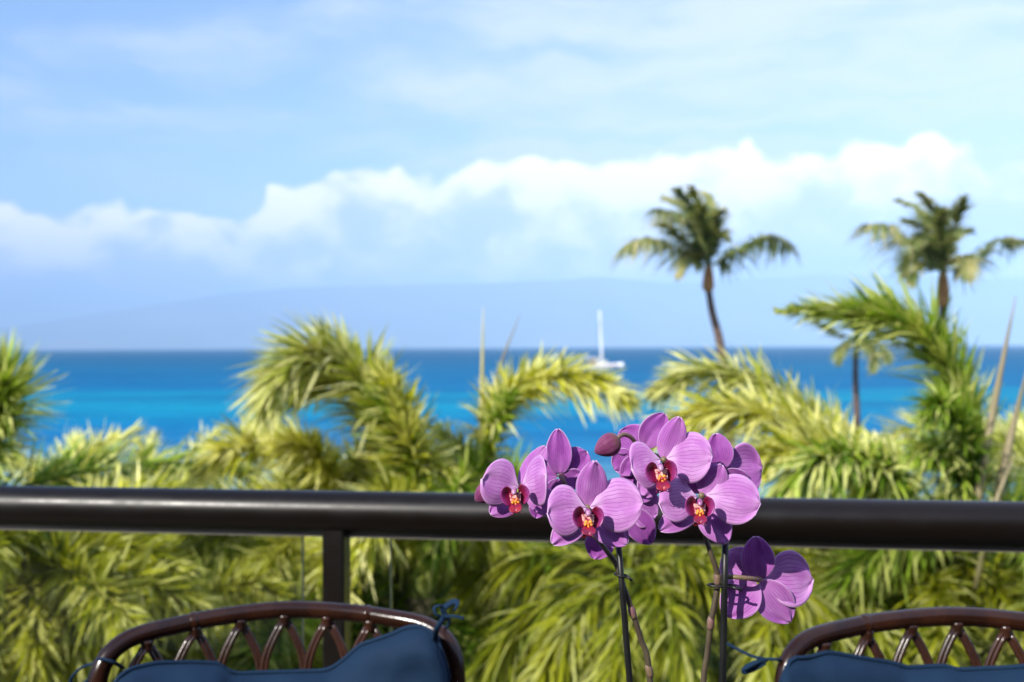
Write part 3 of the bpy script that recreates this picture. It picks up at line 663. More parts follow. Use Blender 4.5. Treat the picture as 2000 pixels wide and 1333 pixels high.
# ------------------------------------------------------------ sailing catamaran
bp0 = P(1178, 717, 505); bp0.z = 0
boat = empty('sailboat', bp0, R(6), label='white catamaran sailboat with bare mast anchored on the blue sea', cat='sailboat')
for sy in (-1, 1):
    mb = MB(); secs = []
    for xx, hw, zt, zb in ((-8.6, .7, 1.5, .1), (-6, .95, 1.7, -.5), (0, 1.0, 1.9, -.6), (5, .75, 2.1, -.4), (8.4, .12, 2.4, .5)):
        secs.append([(xx, sy*3.6-hw, zt), (xx, sy*3.6-hw*.8, (zt+zb)/2), (xx, sy*3.6, zb), (xx, sy*3.6+hw*.8, (zt+zb)/2), (xx, sy*3.6+hw, zt)])
    vs = [p for s in secs for p in s]; fs = [(i*5+k, i*5+(k+1) % 5, (i+1)*5+(k+1) % 5, (i+1)*5+k) for i in range(4) for k in range(5)]
    fs += [(0, 1, 2, 3, 4), (24, 23, 22, 21, 20)]
    mb.add(vs, fs); mb.build('hull', M_white, boat)
    mb = MB(); mb.box((-.5, sy*4.62, 1.35), (13, .06, .3)); mb.build('stripe', M_boatred, boat, False)
mb = MB(); mb.box((-1.5, 0, 2.0), (9.5, 6.6, .5), None, .15); mb.build('deck', M_white, boat, False)
mb = MB(); mb.box((-1.0, 0, 2.9), (5.0, 4.6, 1.3), None, .35); cb = mb.build('cabin', M_white, boat, False)
for sy in (-1, 1):
    mb = MB(); mb.box((-1.0, sy*2.31, 3.0), (3.6, .05, .5)); mb.build('window', M_boatglass, cb, False)
mb = MB(); mb.box((-5.2, 0, 2.9), (2.6, 4.0, .8), None, .2); mb.build('seat_cover', M_boatred, boat, False)
mb = MB(); mb.tube([(-.5, 0, 2.2), (-.85, 0, 14), (-1.4, 0, 25.6)], [.55, .50, .32], n=8, sub=3); mb.build('mast', M_white, boat)
mb = MB(); mb.tube([(-.6, 0, 4.4), (-7.6, 0, 4.8)], [.32, .24], n=8, sub=3); mb.build('boom', M_white, boat)
mb = MB(); mb.tube([(-.8, 0, 4.95), (-7.2, 0, 5.25)], [.42, .25], n=8, sub=3); mb.build('furled_sail', M_boatblue, boat)
mb = MB()
for a, c_ in (((-1.3, 0, 25), (8.2, 0, 2.6)), ((-1.2, 0, 21), (-6, 4, 1.8)), ((-1.2, 0, 21), (-6, -4, 1.8))): mb.tube([a, c_], .03, n=4, sub=0)
mb.build('rigging', M_alu, boat)
mb = MB(); mb.tube([(8.2, 3.6, 2.3), (8.6, 0, 2.5), (8.2, -3.6, 2.3)], .18, n=6, sub=3); mb.build('crossbeam', M_white, boat)

# ------------------------------------------------------------ rattan chairs
def make_chair(loc, rz, label):
    ch = empty('rattan_chair', loc, rz, label=label, cat='chair', group='rattan dining chairs')
    prof = [(-.255, .42), (-.262, .62), (-.265, .80), (-.264, .875), (-.262, .922), (-.248, .952), (-.218, .970), (-.165, .9775), (-.1, .984), (0, .989), (.1, .984), (.165, .9775), (.218, .970), (.248, .952), (.262, .922), (.264, .875), (.265, .80), (.262, .62), (.255, .42)]
    yf = lambda x, z: -.085*(x/.265)**2 - (.99-z)*.12+.06
    mb = MB(); mb.tube([(x, yf(x, z), z) for x, z in prof], .0140, n=16, sub=5); mb.build('back_frame', M_rattan, ch)
    # growth rings of the rattan pole
    for x, z in ((-.135, .9810), (.130, .9813), (-.2648, .78), (.2648, .74)):
        i = min(range(len(prof)), key=lambda i: abs(prof[i][0]-x)+abs(prof[i][1]-z)); 
        a = Vector((1, 0, -.05*np.sign(x))) if abs(x) < .2 else Vector((0, .12, 1)); a.normalize()
        c = Vector((x, yf(x, z), z)); mb = MB(); mb.tube([c-a*.006, c-a*.003, c, c+a*.003, c+a*.006], [.0138, .0158, .0148, .0160, .0138], n=16, sub=0, cap=False); mb.build('ring', M_rattan, ch)
    sp_ = .067
    for k in range(-3, 4):
        xk = k*sp_; zt = np.interp(abs(xk), [0, .1, .165, .208], [.989, .984, .9775, .968])-.017
        mb = MB(); c = Vector((xk, yf(xk, zt), zt)); mb.tube([c+Vector((0, 0, .010)), c, c+Vector((0, 0, -.009))], [.0115, .0085, .0075], n=10, sub=2, flat=1.0); mb.build('cane_joint', M_cane, ch)
        for sg in (-1, 1):
            mb = MB()
            for off in (-.0032, .0032):
                pts = []
                for q in range(13):
                    dd = q*.025+ .004; x = xk+sg*.5*sp_*.93*abs(math.sin(PI*dd/.17))+off
                    z = zt-dd+.004
                    x = max(-.25, min(.25, x)); pts.append((x, yf(x, z)+(.003 if sg > 0 else -.003), z))
                mb.tube(pts, .0040, n=8, sub=2)
            mb.build('cane', M_cane, ch)
    mb = MB(); mb.tube([(-.25, yf(-.25, .66), .66), (0, yf(0, .66), .66), (.25, yf(.25, .66), .66)], .009, n=10); mb.build('cross_rail', M_rattan, ch)
    for sx in (-1, 1):
        mb = MB(); mb.tube([(sx*.255, yf(.255, .43), .44), (sx*.262, .02, .22), (sx*.27, .04, .016)], .015, n=10); mb.build('leg', M_rattan, ch)
        mb = MB(); mb.tube([(sx*.25, -.52, .60), (sx*.255, -.53, .40), (sx*.265, -.54, .016)], .015, n=10); mb.build('leg', M_rattan, ch)
        mb = MB(); mb.tube([(sx*.262, yf(.262, .66), .66), (sx*.285, -.22, .675), (sx*.275, -.42, .66), (sx*.25, -.52, .60)], .014, n=10); mb.build('arm', M_rattan, ch)
    mb = MB(); ring = [(-.25, -.08, .42), (.25, -.08, .42), (.25, -.52, .42), (-.25, -.52, .42)]
    for i in range(4): mb.tube([ring[i], ring[(i+1) % 4]], .014, n=8, sub=2)
    mb.box((0, -.30, .425), (.49, .44, .014)); mb.build('seat', M_rattan, ch)
    return ch
def fabric_puff(top, zbot, x0, x1, yb, th, seed, name, nu=60, nv=26):
    """stuffed back cushion with its own top outline (x -> z)"""
    xs_ = [p[0] for p in top]; zs_ = [p[1] for p in top]; mbv = []; N = nu+1
    for side in (0, 1):
        for j in range(nv+1):
            v = j/nv
            for i in range(N):
                u = i/nu; zt = np.interp(u, [(x-x0)/(x1-x0) for x in xs_], zs_)
                x = x0+(x1-x0)*u; pinch = .985+.015*math.cos(v*PI*2); x = x*pinch
                z = zt+(zbot-zt)*v
                bl = (max(0, 1-abs(2*u-1)**5))**.5*(max(0, 1-abs(2*v-1)**7))**.5
                wr = mnoise.fractal(Vector((x*9+seed, z*14, .3)), 1, 2, 4)*.017*min(1, bl*1.4)
                tuf = -.014*math.exp(-((v-.35)/.12)**2)*abs(math.sin(u*PI*3))
                fold = .006*math.sin((x*55+z*35)+seed)*math.exp(-v*9)*min(1, bl*2)
                y = yb-(th*bl+wr+tuf*bl+fold) if side == 0 else yb+.008*bl
                y += -.085*(x/.265)**2
                mbv.append((x, y, z))
    fs = []; K = (nv+1)*N
    for j in range(nv):
        for i in range(nu):
            a = j*N+i; fs.append((a, a+N, a+N+1, a+1)); fs.append((K+a, K+a+1, K+a+N+1, K+a+N))
    for i in range(nu): fs.append((i, i+1, K+i+1, K+i)); b_ = nv*N; fs.append((b_+i, K+b_+i, K+b_+i+1, b_+i+1))
    for j in range(nv): a = j*N; fs.append((a, K+a, K+a+N, a+N)); a += nu; fs.append((a, a+N, K+a+N, K+a))
    me = bpy.data.meshes.new(name); me.from_pydata(mbv, [], fs); me.update(); return me
def cushion(chair, top, ties, seed, label):
    cu = link('back_cushion', fabric_puff(top, .50, top[0][0], top[-1][0], -.012, .05, seed, 'back_cushion'), M_navy)
    cu.location = chair.location; cu.rotation_euler = chair.rotation_euler; tag(cu, label, 'cushion', 'navy cushions tied to the rattan chairs')
    inv = (Matrix.Translation(chair.location) @ chair.rotation_euler.to_matrix().to_4x4()).inverted()
    mb = MB(); tt = []
    for k in range(31):
        x = top[0][0]+(top[-1][0]-top[0][0])*k/30; z = np.interp(x, [p[0] for p in top], [p[1] for p in top]); tt.append((x, -.012-.085*(x/.265)**2, z+.001))
    mb.tube(tt, .0032, n=8, sub=2); mb.build('piping', M_navy, cu)
    for tie in ties:
        mb = MB()
        for strand in tie: mb.tube([inv @ P(*q) for q in strand], [.0046]*len(strand), n=8, sub=5, flat=.45)
        mb.build('tie', M_navy, cu)
    me = fabric_puff([(-.225, .0), (.225, .0)], -.43, -.225, .225, 0, .05, seed+5, 'seat_cushion', 24, 20)
    for v in me.vertices: x, y, z = v.co; v.co = (x, z-.085, .485-y-.085*(x/.265)**2)
    me.update(); me.flip_normals() if hasattr(me, 'flip_normals') else None
    sc_ = link('seat_cushion', me, M_navy); sc_.location = chair.location; sc_.rotation_euler = chair.rotation_euler
    return cu, sc_
c1p = P(566, 1191, 1.80); ch1 = make_chair((c1p.x, c1p.y-.06, FZ), R(8), 'dark rattan chair at the left with a lattice back, before the railing post')
c2p = P(1862, 1206, 1.66); ch2 = make_chair((c2p.x, c2p.y-.06, FZ), R(-4), 'dark rattan chair at the lower right, cut off by the photo edge')
def cpx(pts, ch, d):     # cushion outline in the chair's own frame
    inv = (Matrix.Translation(ch.location) @ ch.rotation_euler.to_matrix().to_4x4()).inverted()
    q = [inv @ P(x, y+9, d) for x, y in pts]; return [(v.x, v.z) for v in q]
t1 = cpx([(218, 1338), (238, 1306), (262, 1293), (302, 1289), (379, 1298), (425, 1306), (446, 1328), (550, 1331), (631, 1330), (652, 1322), (675, 1303), (703, 1277), (766, 1252), (798, 1235), (825, 1230), (850, 1240), (868, 1275), (882, 1330)], ch1, 1.66)
t2 = cpx([(1512, 1320), (1524, 1278), (1545, 1268), (1575, 1272), (1617, 1266), (1660, 1278), (1715, 1291), (1758, 1300), (1778, 1310), (1872, 1309), (1890, 1317), (2000, 1308), (2080, 1290), (2200, 1255), (2240, 1270), (2262, 1330)], ch2, 1.55)
ch1.scale = (1, 1, .976); ch2.scale = (1, 1, .994)
cu1, sc1 = cushion(ch1, t1, [
    [[(850, 1250, 1.690), (852, 1232, 1.665), (862, 1214, 1.660), (870, 1202, 1.675)], [(870, 1202, 1.675), (866, 1190, 1.690), (884, 1176, 1.690), (894, 1180, 1.680), (888, 1192, 1.670)],
     [(868, 1204, 1.670), (888, 1204, 1.670), (906, 1208, 1.670)], [(870, 1204, 1.675), (854, 1202, 1.665), (848, 1188, 1.665), (862, 1184, 1.670), (870, 1202, 1.675)], [(850, 1250, 1.720), (866, 1236, 1.780), (878, 1214, 1.760), (870, 1202, 1.680)]],
    [[(240, 1305, 1.690), (222, 1294, 1.660), (198, 1288, 1.665), (186, 1296, 1.690)], [(186, 1296, 1.690), (160, 1304, 1.690), (138, 1328, 1.690), (150, 1340, 1.690), (175, 1325, 1.690), (188, 1300, 1.690)],
     [(186, 1297, 1.690), (176, 1320, 1.690), (168, 1350, 1.690)]]],
    1.3, 'navy cushion tied to the left rattan chair, its right corner pulled up')
cu2, sc2 = cushion(ch2, t2, [
    [[(1530, 1290, 1.600), (1512, 1288, 1.580), (1496, 1288, 1.600)], [(1496, 1288, 1.600), (1470, 1282, 1.600), (1440, 1268, 1.605), (1418, 1256, 1.610)], [(1498, 1290, 1.600), (1478, 1294, 1.600), (1452, 1308, 1.600)],
     [(1498, 1288, 1.600), (1482, 1290, 1.600), (1460, 1300, 1.610), (1450, 1312, 1.610), (1470, 1308, 1.610), (1494, 1294, 1.600)]]],
    4.1, 'navy cushion tied by its corner to the right rattan chair')
tag(sc1, 'navy seat cushion on the seat of the left rattan chair', 'cushion', 'navy cushions tied to the rattan chairs')
tag(sc2, 'navy seat cushion on the seat of the right rattan chair', 'cushion', 'navy cushions tied to the rattan chairs')

# ------------------------------------------------------------ table and pot (just below the frame)
pc = P(1318, 1200, 1.06); TZ = FZ+.74
tb = empty('round_table', (pc.x-.1, pc.y-.12, FZ), 0, label='round dark wooden balcony table carrying the potted orchid', cat='table')
mb = MB(); mb.lathe([(.40, .70), (.445, .705), (.45, .72), (.445, .735), (.43, .74)], n=48); sharp(mb.build('tabletop', M_wood, tb), 40)
mb = MB(); mb.lathe([(.05, .03), (.035, .10), (.03, .4), (.04, .65), (.12, .699)], n=20); mb.build('pedestal', M_wood, tb)
for k in range(4):
    a = k*PI/2+.4; mb = MB(); mb.tube([(0, 0, .10), (.15*math.cos(a), .15*math.sin(a), .07), (.30*math.cos(a), .30*math.sin(a), .02)], [.022, .02, .018], n=8); mb.build('foot', M_wood, tb)
pot = empty('flower_pot', (pc.x, pc.y, TZ), 0, label='white glazed pot that holds the orchid', cat='pot')
mb = MB(); mb.lathe([(.052, 0.0), (.056, .004), (.072, .125), (.076, .13), (.076, .142), (.070, .142), (.068, .12), (.04, .118)], n=32); mb.build('pot_body', M_pot, pot)
mb = MB(); mb.lathe([(.066, .100), (.068, .121), (.05, .126), (.01, .128)], n=24); mb.build('potting_bark', M_moss, pot)

# ------------------------------------------------------------ orchid
def petal_material(name, body, pale, vein, center, back):
    m, t, b = new_mat(name)
    uv = t.add('ShaderNodeUVMap'); uv.uv_map = 'UVMap'; sp = t.add('ShaderNodeSeparateXYZ'); t.link(uv.outputs[0], sp.inputs[0])
    u, v = sp.outputs[0], sp.outputs[1]
    oi = t.add('ShaderNodeObjectInfo')
    vv = t.math('SUBTRACT', v, .5)
    cmb = t.add('ShaderNodeCombineXYZ'); t.link(u, cmb.inputs[0]); t.link(v, cmb.inputs[1]); t.link(t.math('MULTIPLY', oi.outputs['Random'], 9.0), cmb.inputs[2])
    nz = t.noise(cmb.outputs[0], 5, 3, .5)
    # veins fan out from the claw; they branch towards the rim
    def veinset(freq, ph, wobble):
        x = t.math('ADD', t.math('MULTIPLY', vv, freq), t.math('MULTIPLY', nz, wobble)); x = t.math('ADD', x, ph)
        f = t.math('ABSOLUTE', t.math('SUBTRACT', t.math('FRACT', x), .5)); return t.smooth(f, .0, .17, 1.0, 0.0)
    v1 = veinset(13, .5, 1.0); v2 = veinset(27, .2, 2.4)
    v2 = t.math('MULTIPLY', v2, t.smooth(u, .35, .75))
    fade = t.smooth(u, .98, .55, 0.15, 1.0)
    vn = t.math('MULTIPLY', t.math('MAXIMUM', v1, t.math('MULTIPLY', v2, .7)), fade)
    blot = t.noise(cmb.outputs[0], 2.2, 4, .55)
    c = t.mix(t.smooth(blot, .35, .7), body, pale)
    edge = t.math('MAXIMUM', t.smooth(u, .80, 1.0), t.smooth(t.math('ABSOLUTE', vv), .36, .5))
    c = t.mix(t.math('MULTIPLY', edge, .55), c, tuple(min(1, x*1.15+.04) for x in pale))
    c = t.mix(t.math('MULTIPLY', vn, .62), c, vein)
    c = t.mix(t.smooth(u, .34, .04), c, center)
    rim = t.math('MAXIMUM', t.smooth(u, .965, .99), t.smooth(t.math('ABSOLUTE', vv), .482, .497))
    c = t.mix(t.math('MULTIPLY', rim, .55), c, (.85, .66, .86))
    geo = t.add('ShaderNodeNewGeometry')
    t.link(c, b.inputs['Base Color']); b.inputs['Roughness'].default_value = .6; b.inputs['Specular IOR Level'].default_value = .2
    b.inputs['Sheen Weight'].default_value = .15; b.inputs['Sheen Roughness'].default_value = .4
    tr = t.add('ShaderNodeBsdfTranslucent'); t.link(t.mix(1.0, c, (1.0, .75, 1.0), 'MULTIPLY'), tr.inputs[0])
    mx = t.add('ShaderNodeMixShader'); mx.inputs[0].default_value = .28; t.link(b.outputs[0], mx.inputs[1]); t.link(tr.outputs[0], mx.inputs[2])
    bn = t.add('ShaderNodeBump'); bn.inputs['Strength'].default_value = .15; bn.inputs['Distance'].default_value = .0008
    t.link(t.math('ADD', t.math('MULTIPLY', vn, -1), t.math('MULTIPLY', nz, .4)), bn.inputs['Height']); t.link(bn.outputs[0], b.inputs['Normal'])
    t.link(mx.outputs[0], t.n['Material Output'].inputs[0]); return m
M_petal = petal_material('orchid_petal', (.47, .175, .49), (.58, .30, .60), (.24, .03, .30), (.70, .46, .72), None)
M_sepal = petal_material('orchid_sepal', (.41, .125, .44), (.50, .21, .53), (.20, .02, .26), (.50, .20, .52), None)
M_sepal_shaded = petal_material('orchid_sepal_shaded', (.30, .065, .34), (.40, .12, .44), (.17, .016, .22), (.32, .10, .34), None)  # sepal colour darkened to stand in for shade on the back flowers
# lip: crimson with dark lines and an orange callus
m, t, b = new_mat('orchid_lip'); M_lip = m
tc = t.add('ShaderNodeTexCoord'); uv = t.add('ShaderNodeUVMap'); uv.uv_map = 'UVMap'; sp = t.add('ShaderNodeSeparateXYZ'); t.link(uv.outputs[0], sp.inputs[0])
nz = t.noise(tc.outputs['Object'], 260, 3, .5)
c = t.mix(t.smooth(sp.outputs[1], .45, .95), (.16, .005, .035), (.24, .03, .17))
c = t.mix(t.smooth(nz, .50, .64, 0, .6), c, (.16, .004, .06))
t.link(c, b.inputs['Base Color']); b.inputs['Roughness'].default_value = .35; b.inputs['Subsurface Weight'].default_value = .0
m, t, b = new_mat('orchid_lip_tip'); M_liptip = m
tc = t.add('ShaderNodeTexCoord'); nz = t.noise(tc.outputs['Object'], 200, 3, .5)
t.link(t.mix(t.smooth(nz, .35, .65), (.27, .008, .02), (.16, .006, .045)), b.inputs['Base Color']); b.inputs['Roughness'].default_value = .35
m, t, b = new_mat('orchid_callus'); M_callus = m
tc = t.add('ShaderNodeTexCoord'); nz = t.noise(tc.outputs['Object'], 420, 3, .5)
t.link(t.mix(t.smooth(nz, .50, .60), (.80, .30, .03), (.40, .03, .03)), b.inputs['Base Color']); b.inputs['Roughness'].default_value = .4
m, t, b = new_mat('orchid_throat'); M_throat = m
tc = t.add('ShaderNodeTexCoord'); nz = t.noise(tc.outputs['Object'], 350, 3, .5)
t.link(t.mix(t.smooth(nz, .45, .55), (.62, .34, .30), (.28, .015, .05)), b.inputs['Base Color']); b.inputs['Roughness'].default_value = .45
m, t, b = new_mat('orchid_column'); M_column = m
tc = t.add('ShaderNodeTexCoord'); nz = t.noise(tc.outputs['Object'], 160, 3, .5)
t.link(t.mix(t.smooth(nz, .4, .62), (.42, .22, .36), (.26, .05, .18)), b.inputs['Base Color']); b.inputs['Roughness'].default_value = .35
M_bud = petal_material('orchid_bud', (.19, .035, .12), (.27, .08, .18), (.14, .015, .06), (.22, .09, .08), None)

def sheet(name, fn, nu, nv, mat, parent, thick=.0007):
    me = bpy.data.meshes.new(name); vs = []; uvs = []
    for i in range(nu+1):
        for j in range(nv+1):
            u, v = i/nu, j/nv; vs.append(fn(u, v*2-1)); uvs.append((u, v))
    fs = [(i*(nv+1)+j, (i+1)*(nv+1)+j, (i+1)*(nv+1)+j+1, i*(nv+1)+j+1) for i in range(nu) for j in range(nv)]
    me.from_pydata([tuple(p) for p in vs], [], fs); me.update()
    lay = me.uv_layers.new(name='UVMap')
    for lp in me.loops: lay.data[lp.index].uv = uvs[lp.vertex_index]
    o = link(name, me, mat, parent)
    if thick:
        md = o.modifiers.new('thickness', 'SOLIDIFY'); md.thickness = thick; md.offset = 0
    return o
orch_loc = Vector((pc.x, pc.y, TZ+.11))
orch = empty('orchid_plant', orch_loc, 0, label='pink purple moth orchid with two flower spikes tied to black stakes', cat='orchid')
def petal(parent, kind, b0, tip, width, d0, d1, roll=0., cup=.12, bend=0., seed=0, mat=None, skew=0., noseu=None, ruf=1.0):
    """b0, tip in photo px; width in photo px; d0, d1 metres from the camera at base and tip"""
    A0 = P(*b0, d0); A1 = P(*tip, d1); ax = A1-A0; L = ax.length; ax.normalize()
    view = (Vector((0, 0, CZ))-A0).normalized()
    N = (view-ax*view.dot(ax)).normalized(); B = ax.cross(N)
    rq = Matrix.Rotation(roll, 3, ax); N = rq @ N; B = rq @ B
    hw = width/F*d0*.5
    pl = Vector(parent.location)+Vector(parent.parent.location if parent.parent else (0, 0, 0))
    g = random.Random(seed); ph = g.uniform(0, 6); g0 = g.random()
    def prof(u):
        if kind == 'petal':
            s = max(0.0, math.sin(PI*min(1, u**.93*.985+.015)))
            r = s**.52*(.50+.60*u**.7)/.93
            claw = min(1, .16+(u/.30)**1.1*.84) if u < .30 else 1
            return r*claw
        s = max(0.0, math.sin(PI*min(1, u**.85*.97+.03))); return (max(0.0, math.sin(PI*min(1, u**.92*.955+.035)))**.60)*(1.0-.04*u)*1.04
    def fn(u, v):
        # round end: pull the rim in at the sides so the outline closes as an arc
        wv_ = prof(u); 
        x = v*wv_*hw; uu = u
        if kind == 'petal': uu = u - .10*(v*v)*u*(1-u)*2+ .05*skew*v*u
        p = A0 + ax*(L*uu) + B*(x+skew*hw*.35*u*u)
        dep = -cup*hw*(v*wv_)**2 + bend*L*u*u - .03*L*math.sin(PI*u)*(-1)
        dep += (.026+.02*g0)*L*ruf*math.sin(5*v+ph)*u*u + .05*hw*math.exp(-(v*5)**2)*(-1)*(1-u)
        dep += .015*L*ruf*math.sin(11*v+ph*2)*u**3
        dep += mnoise.noise(Vector((u*2.5+seed, v*2, ph)))*.02*L*ruf
        return p+N*dep-pl
    m_ = mat or (M_petal if kind == 'petal' else M_sepal)
    return sheet(kind, fn, 18, 16, m_, parent)
def lip(parent, c, d, s=1.0, yaw=0.0, pitch=0.0, roll=0.0):
    """labellum and column; c = centre px; s scale; yaw>0 faces right"""
    C0 = P(*c, d); pl = Vector(parent.location)+Vector(parent.parent.location)
    view = (Vector((0, 0, CZ))-C0).normalized(); up = Vector((0, 0, 1)); right = up.cross(view).normalized(); up = view.cross(right)
    Rm = Matrix((right, up, view)).transposed() @ Matrix.Rotation(roll, 3, 'Z') @ Matrix.Rotation(yaw, 3, 'Y') @ Matrix.Rotation(pitch, 3, 'X')
    k = s*.0094
    T_ = lambda x, y, z: C0-pl+Rm @ Vector((x*k, y*k, z*k))
    # side lobes: upright concave ears on both sides of the column
    for sg in (-1, 1):
        def fn(u, v, sg=sg):
            w_ = .56*max(.03, 1-(2*u-1)**2)**.45; q = v*w_
            x = sg*(.66+.10*math.sin(u*3)+q*.92); y = -.72+1.72*u+.10*q
            z = .30+.62*(q+.3)+.45*(2*u-1)**2-.35*math.cos(q*2.2)
            return T_(x, y, z)
        sheet('side_lobe', fn, 10, 8, M_lip, parent, .0006)
    # throat floor and mid lobe
    def fm(u, v):
        w_ = .30+.42*math.sin(PI*min(1, u*1.02))**1.2*(u**.6)
        w_ *= (1-.0*u); w_ = w_ if u < .8 else w_*(1-(u-.8)/.2*.75)
        return T_(v*w_, -.40-.95*u, .55+.9*math.sin(u*1.9)+.30*abs(v)*u)
    sheet('mid_lobe', fm, 10, 10, M_liptip, parent, .0008)
    def ft(u, v): return T_(v*(.52-.1*u), .35-.85*u, .10+.55*u+.25*v*v)
    sheet('throat', ft, 6, 6, M_throat, parent, .0005)
    mb = MB(); 
    for x, y, r in ((-.17, -.28, .17), (.17, -.28, .17), (-.24, -.45, .14), (.24, -.45, .14), (0, -.38, .15), (0, -.62, .12)):
        mb.tube([T_(x, y+.14, .75), T_(x, y, 1.02), T_(x*1.2, y-.12, .98)], [r*k*.6, r*k, r*k*.4], n=8, sub=2)
    mb.build('callus', M_callus, parent)
    mb = MB(); mb.tube([T_(0, .55, -.1), T_(0, .62, .55), T_(0, .46, 1.05), T_(0, .22, 1.20)], [.16*k, .22*k, .25*k, .14*k], n=12, sub=3); mb.build('column', M_column, parent)
    mb = MB()
    for sg in (-1, 1): mb.tube([T_(sg*.12, -1.28, 1.35), T_(sg*.32, -1.46, 1.4), T_(sg*.55, -1.38, 1.45), T_(sg*.60, -1.2, 1.4)], [.035*k, .03*k, .028*k, .015*k], n=5, sub=3)
    mb.build('tendril', M_liptip, parent)
def flower(c, d, parts, lp=None, back=False, ped=None, label=None, pedmat=None):
    C0 = P(*c, d); mb = MB(); f_ = None
    pl = orch_loc
    # receptacle and pedicel form the flower's own mesh
    pts = [P(*q)-C0 for q in (ped or [(c[0]+3, c[1]+4, d+.035), (c[0], c[1], d+.004)])]
    mb.tube(pts, [.0022]*(len(pts)-1)+[.003], n=8, sub=4); f_ = mb.build('flower', pedmat or M_pedicel, orch)
    f_.location = C0-pl
    if label: f_['label'] = label
    for i, q in enumerate(parts): petal(f_, q[0], (c[0]+q[1][0], c[1]+q[1][1]) if len(q) > 6 and q[6].get('rel') else q[1], q[2], q[3], d+q[4], d+q[5], seed=i*7+int(c[0]), **{k: v for k, v in q[6].items() if k != 'rel'})
    if lp: lip(f_, **lp)
    return f_
D_ = dict
# lower centre flower
flower((1148, 992), 1.00, [
    ('sepal', (1150, 992), (1162, 901), 60, .006, -.004, D_(cup=.25, bend=-.02)),
    ('sepal', (1146, 1000), (1079, 1063), 56, .008, .000, D_(cup=.15, roll=.15)),
    ('sepal', (1156, 1000), (1226, 1062), 66, .008, -.002, D_(cup=.15, roll=-.15, skew=.2)),
    ('petal', (1146, 992), (1068, 1000), 108, .003, -.006, D_(cup=.20, roll=.1, skew=-.15)),
    ('petal', (1152, 990), (1256, 982), 112, .003, -.012, D_(cup=.18, roll=-.15)),
], lp=D_(c=(1148, 1013), d=.988, s=1.12, yaw=.05, pitch=.05))
# left flower
flower((1014, 950), 1.04, [
    ('sepal', (1018, 950), (1066, 872), 52, .006, .004, D_(cup=.25, roll=-.5)),
    ('sepal', (1012, 968), (957, 1004), 50, .010, .004, D_(cup=.15, roll=.1)),
    ('sepal', (1030, 968), (1108, 996), 52, .012, .004, D_(cup=.15)),
    ('petal', (1014, 952), (942, 932), 100, .003, -.010, D_(cup=.18, roll=.1, skew=-.25)),
    ('petal', (1020, 948), (1068, 930), 104, .002, -.026, D_(cup=.30, roll=-.35, skew=-.1)),
], lp=D_(c=(1008, 970), d=1.024, s=1.08, yaw=-.12, pitch=.05, roll=.12))
# upper flower
flower((1296, 898), 1.02, [
    ('sepal', (1298, 898), (1328, 815), 54, .006, .000, D_(cup=.25, roll=-.1)),
    ('sepal', (1290, 912), (1252, 972), 52, .010, .002, D_(cup=.15)),
    ('sepal', (1310, 915), (1386, 954), 54, .010, .002, D_(cup=.15, skew=.2)),
    ('petal', (1290, 898), (1232, 912), 102, .003, -.010, D_(cup=.22, roll=.2, skew=-.2)),
    ('petal', (1302, 894), (1392, 892), 106, .003, -.014, D_(cup=.18, roll=-.15)),
], lp=D_(c=(1292, 924), d=1.005, s=1.15, yaw=.0, pitch=.08, roll=.12))
# right flower
flower((1370, 968), 1.01, [
    ('sepal', (1374, 968), (1410, 908), 60, .006, .002, D_(cup=.25, roll=.0)),
    ('sepal', (1364, 985), (1288, 1036), 52, .010, .000, D_(cup=.15, roll=.1)),
    ('sepal', (1376, 985), (1418, 1062), 62, .010, .000, D_(cup=.15, skew=-.1)),
    ('petal', (1362, 970), (1286, 978), 92, .003, -.004, D_(cup=.20, roll=.15, skew=-.3)),
    ('petal', (1380, 966), (1486, 982), 104, .003, -.012, D_(cup=.18, roll=-.1, skew=.1)),
], lp=D_(c=(1366, 992), d=.997, s=1.06, yaw=.05, pitch=.05))
# single low flower, seen from behind
flower((1482, 1130), 1.06, [
    ('petal', (1484, 1128), (1408, 1092), 88, .004, .012, D_(cup=-.18, mat=M_petal)),
    ('petal', (1490, 1130), (1587, 1126), 116, .003, .010, D_(cup=-.18, roll=.1, mat=M_petal, skew=.25)),
    ('sepal', (1484, 1130), (1476, 1048), 64, .000, .004, D_(cup=-.25, mat=M_sepal_shaded)),
    ('sepal', (1476, 1138), (1414, 1202), 76, .000, .006, D_(cup=-.18, mat=M_sepal)),
    ('sepal', (1486, 1138), (1542, 1216), 72, .000, .004, D_(cup=-.18, mat=M_sepal, skew=-.1)),
], ped=[(1402, 1128, 1.055), (1430, 1127, 1.045), (1462, 1130, 1.045), (1484, 1132, 1.056)], label='flower seen from behind, alone and low on its stem')
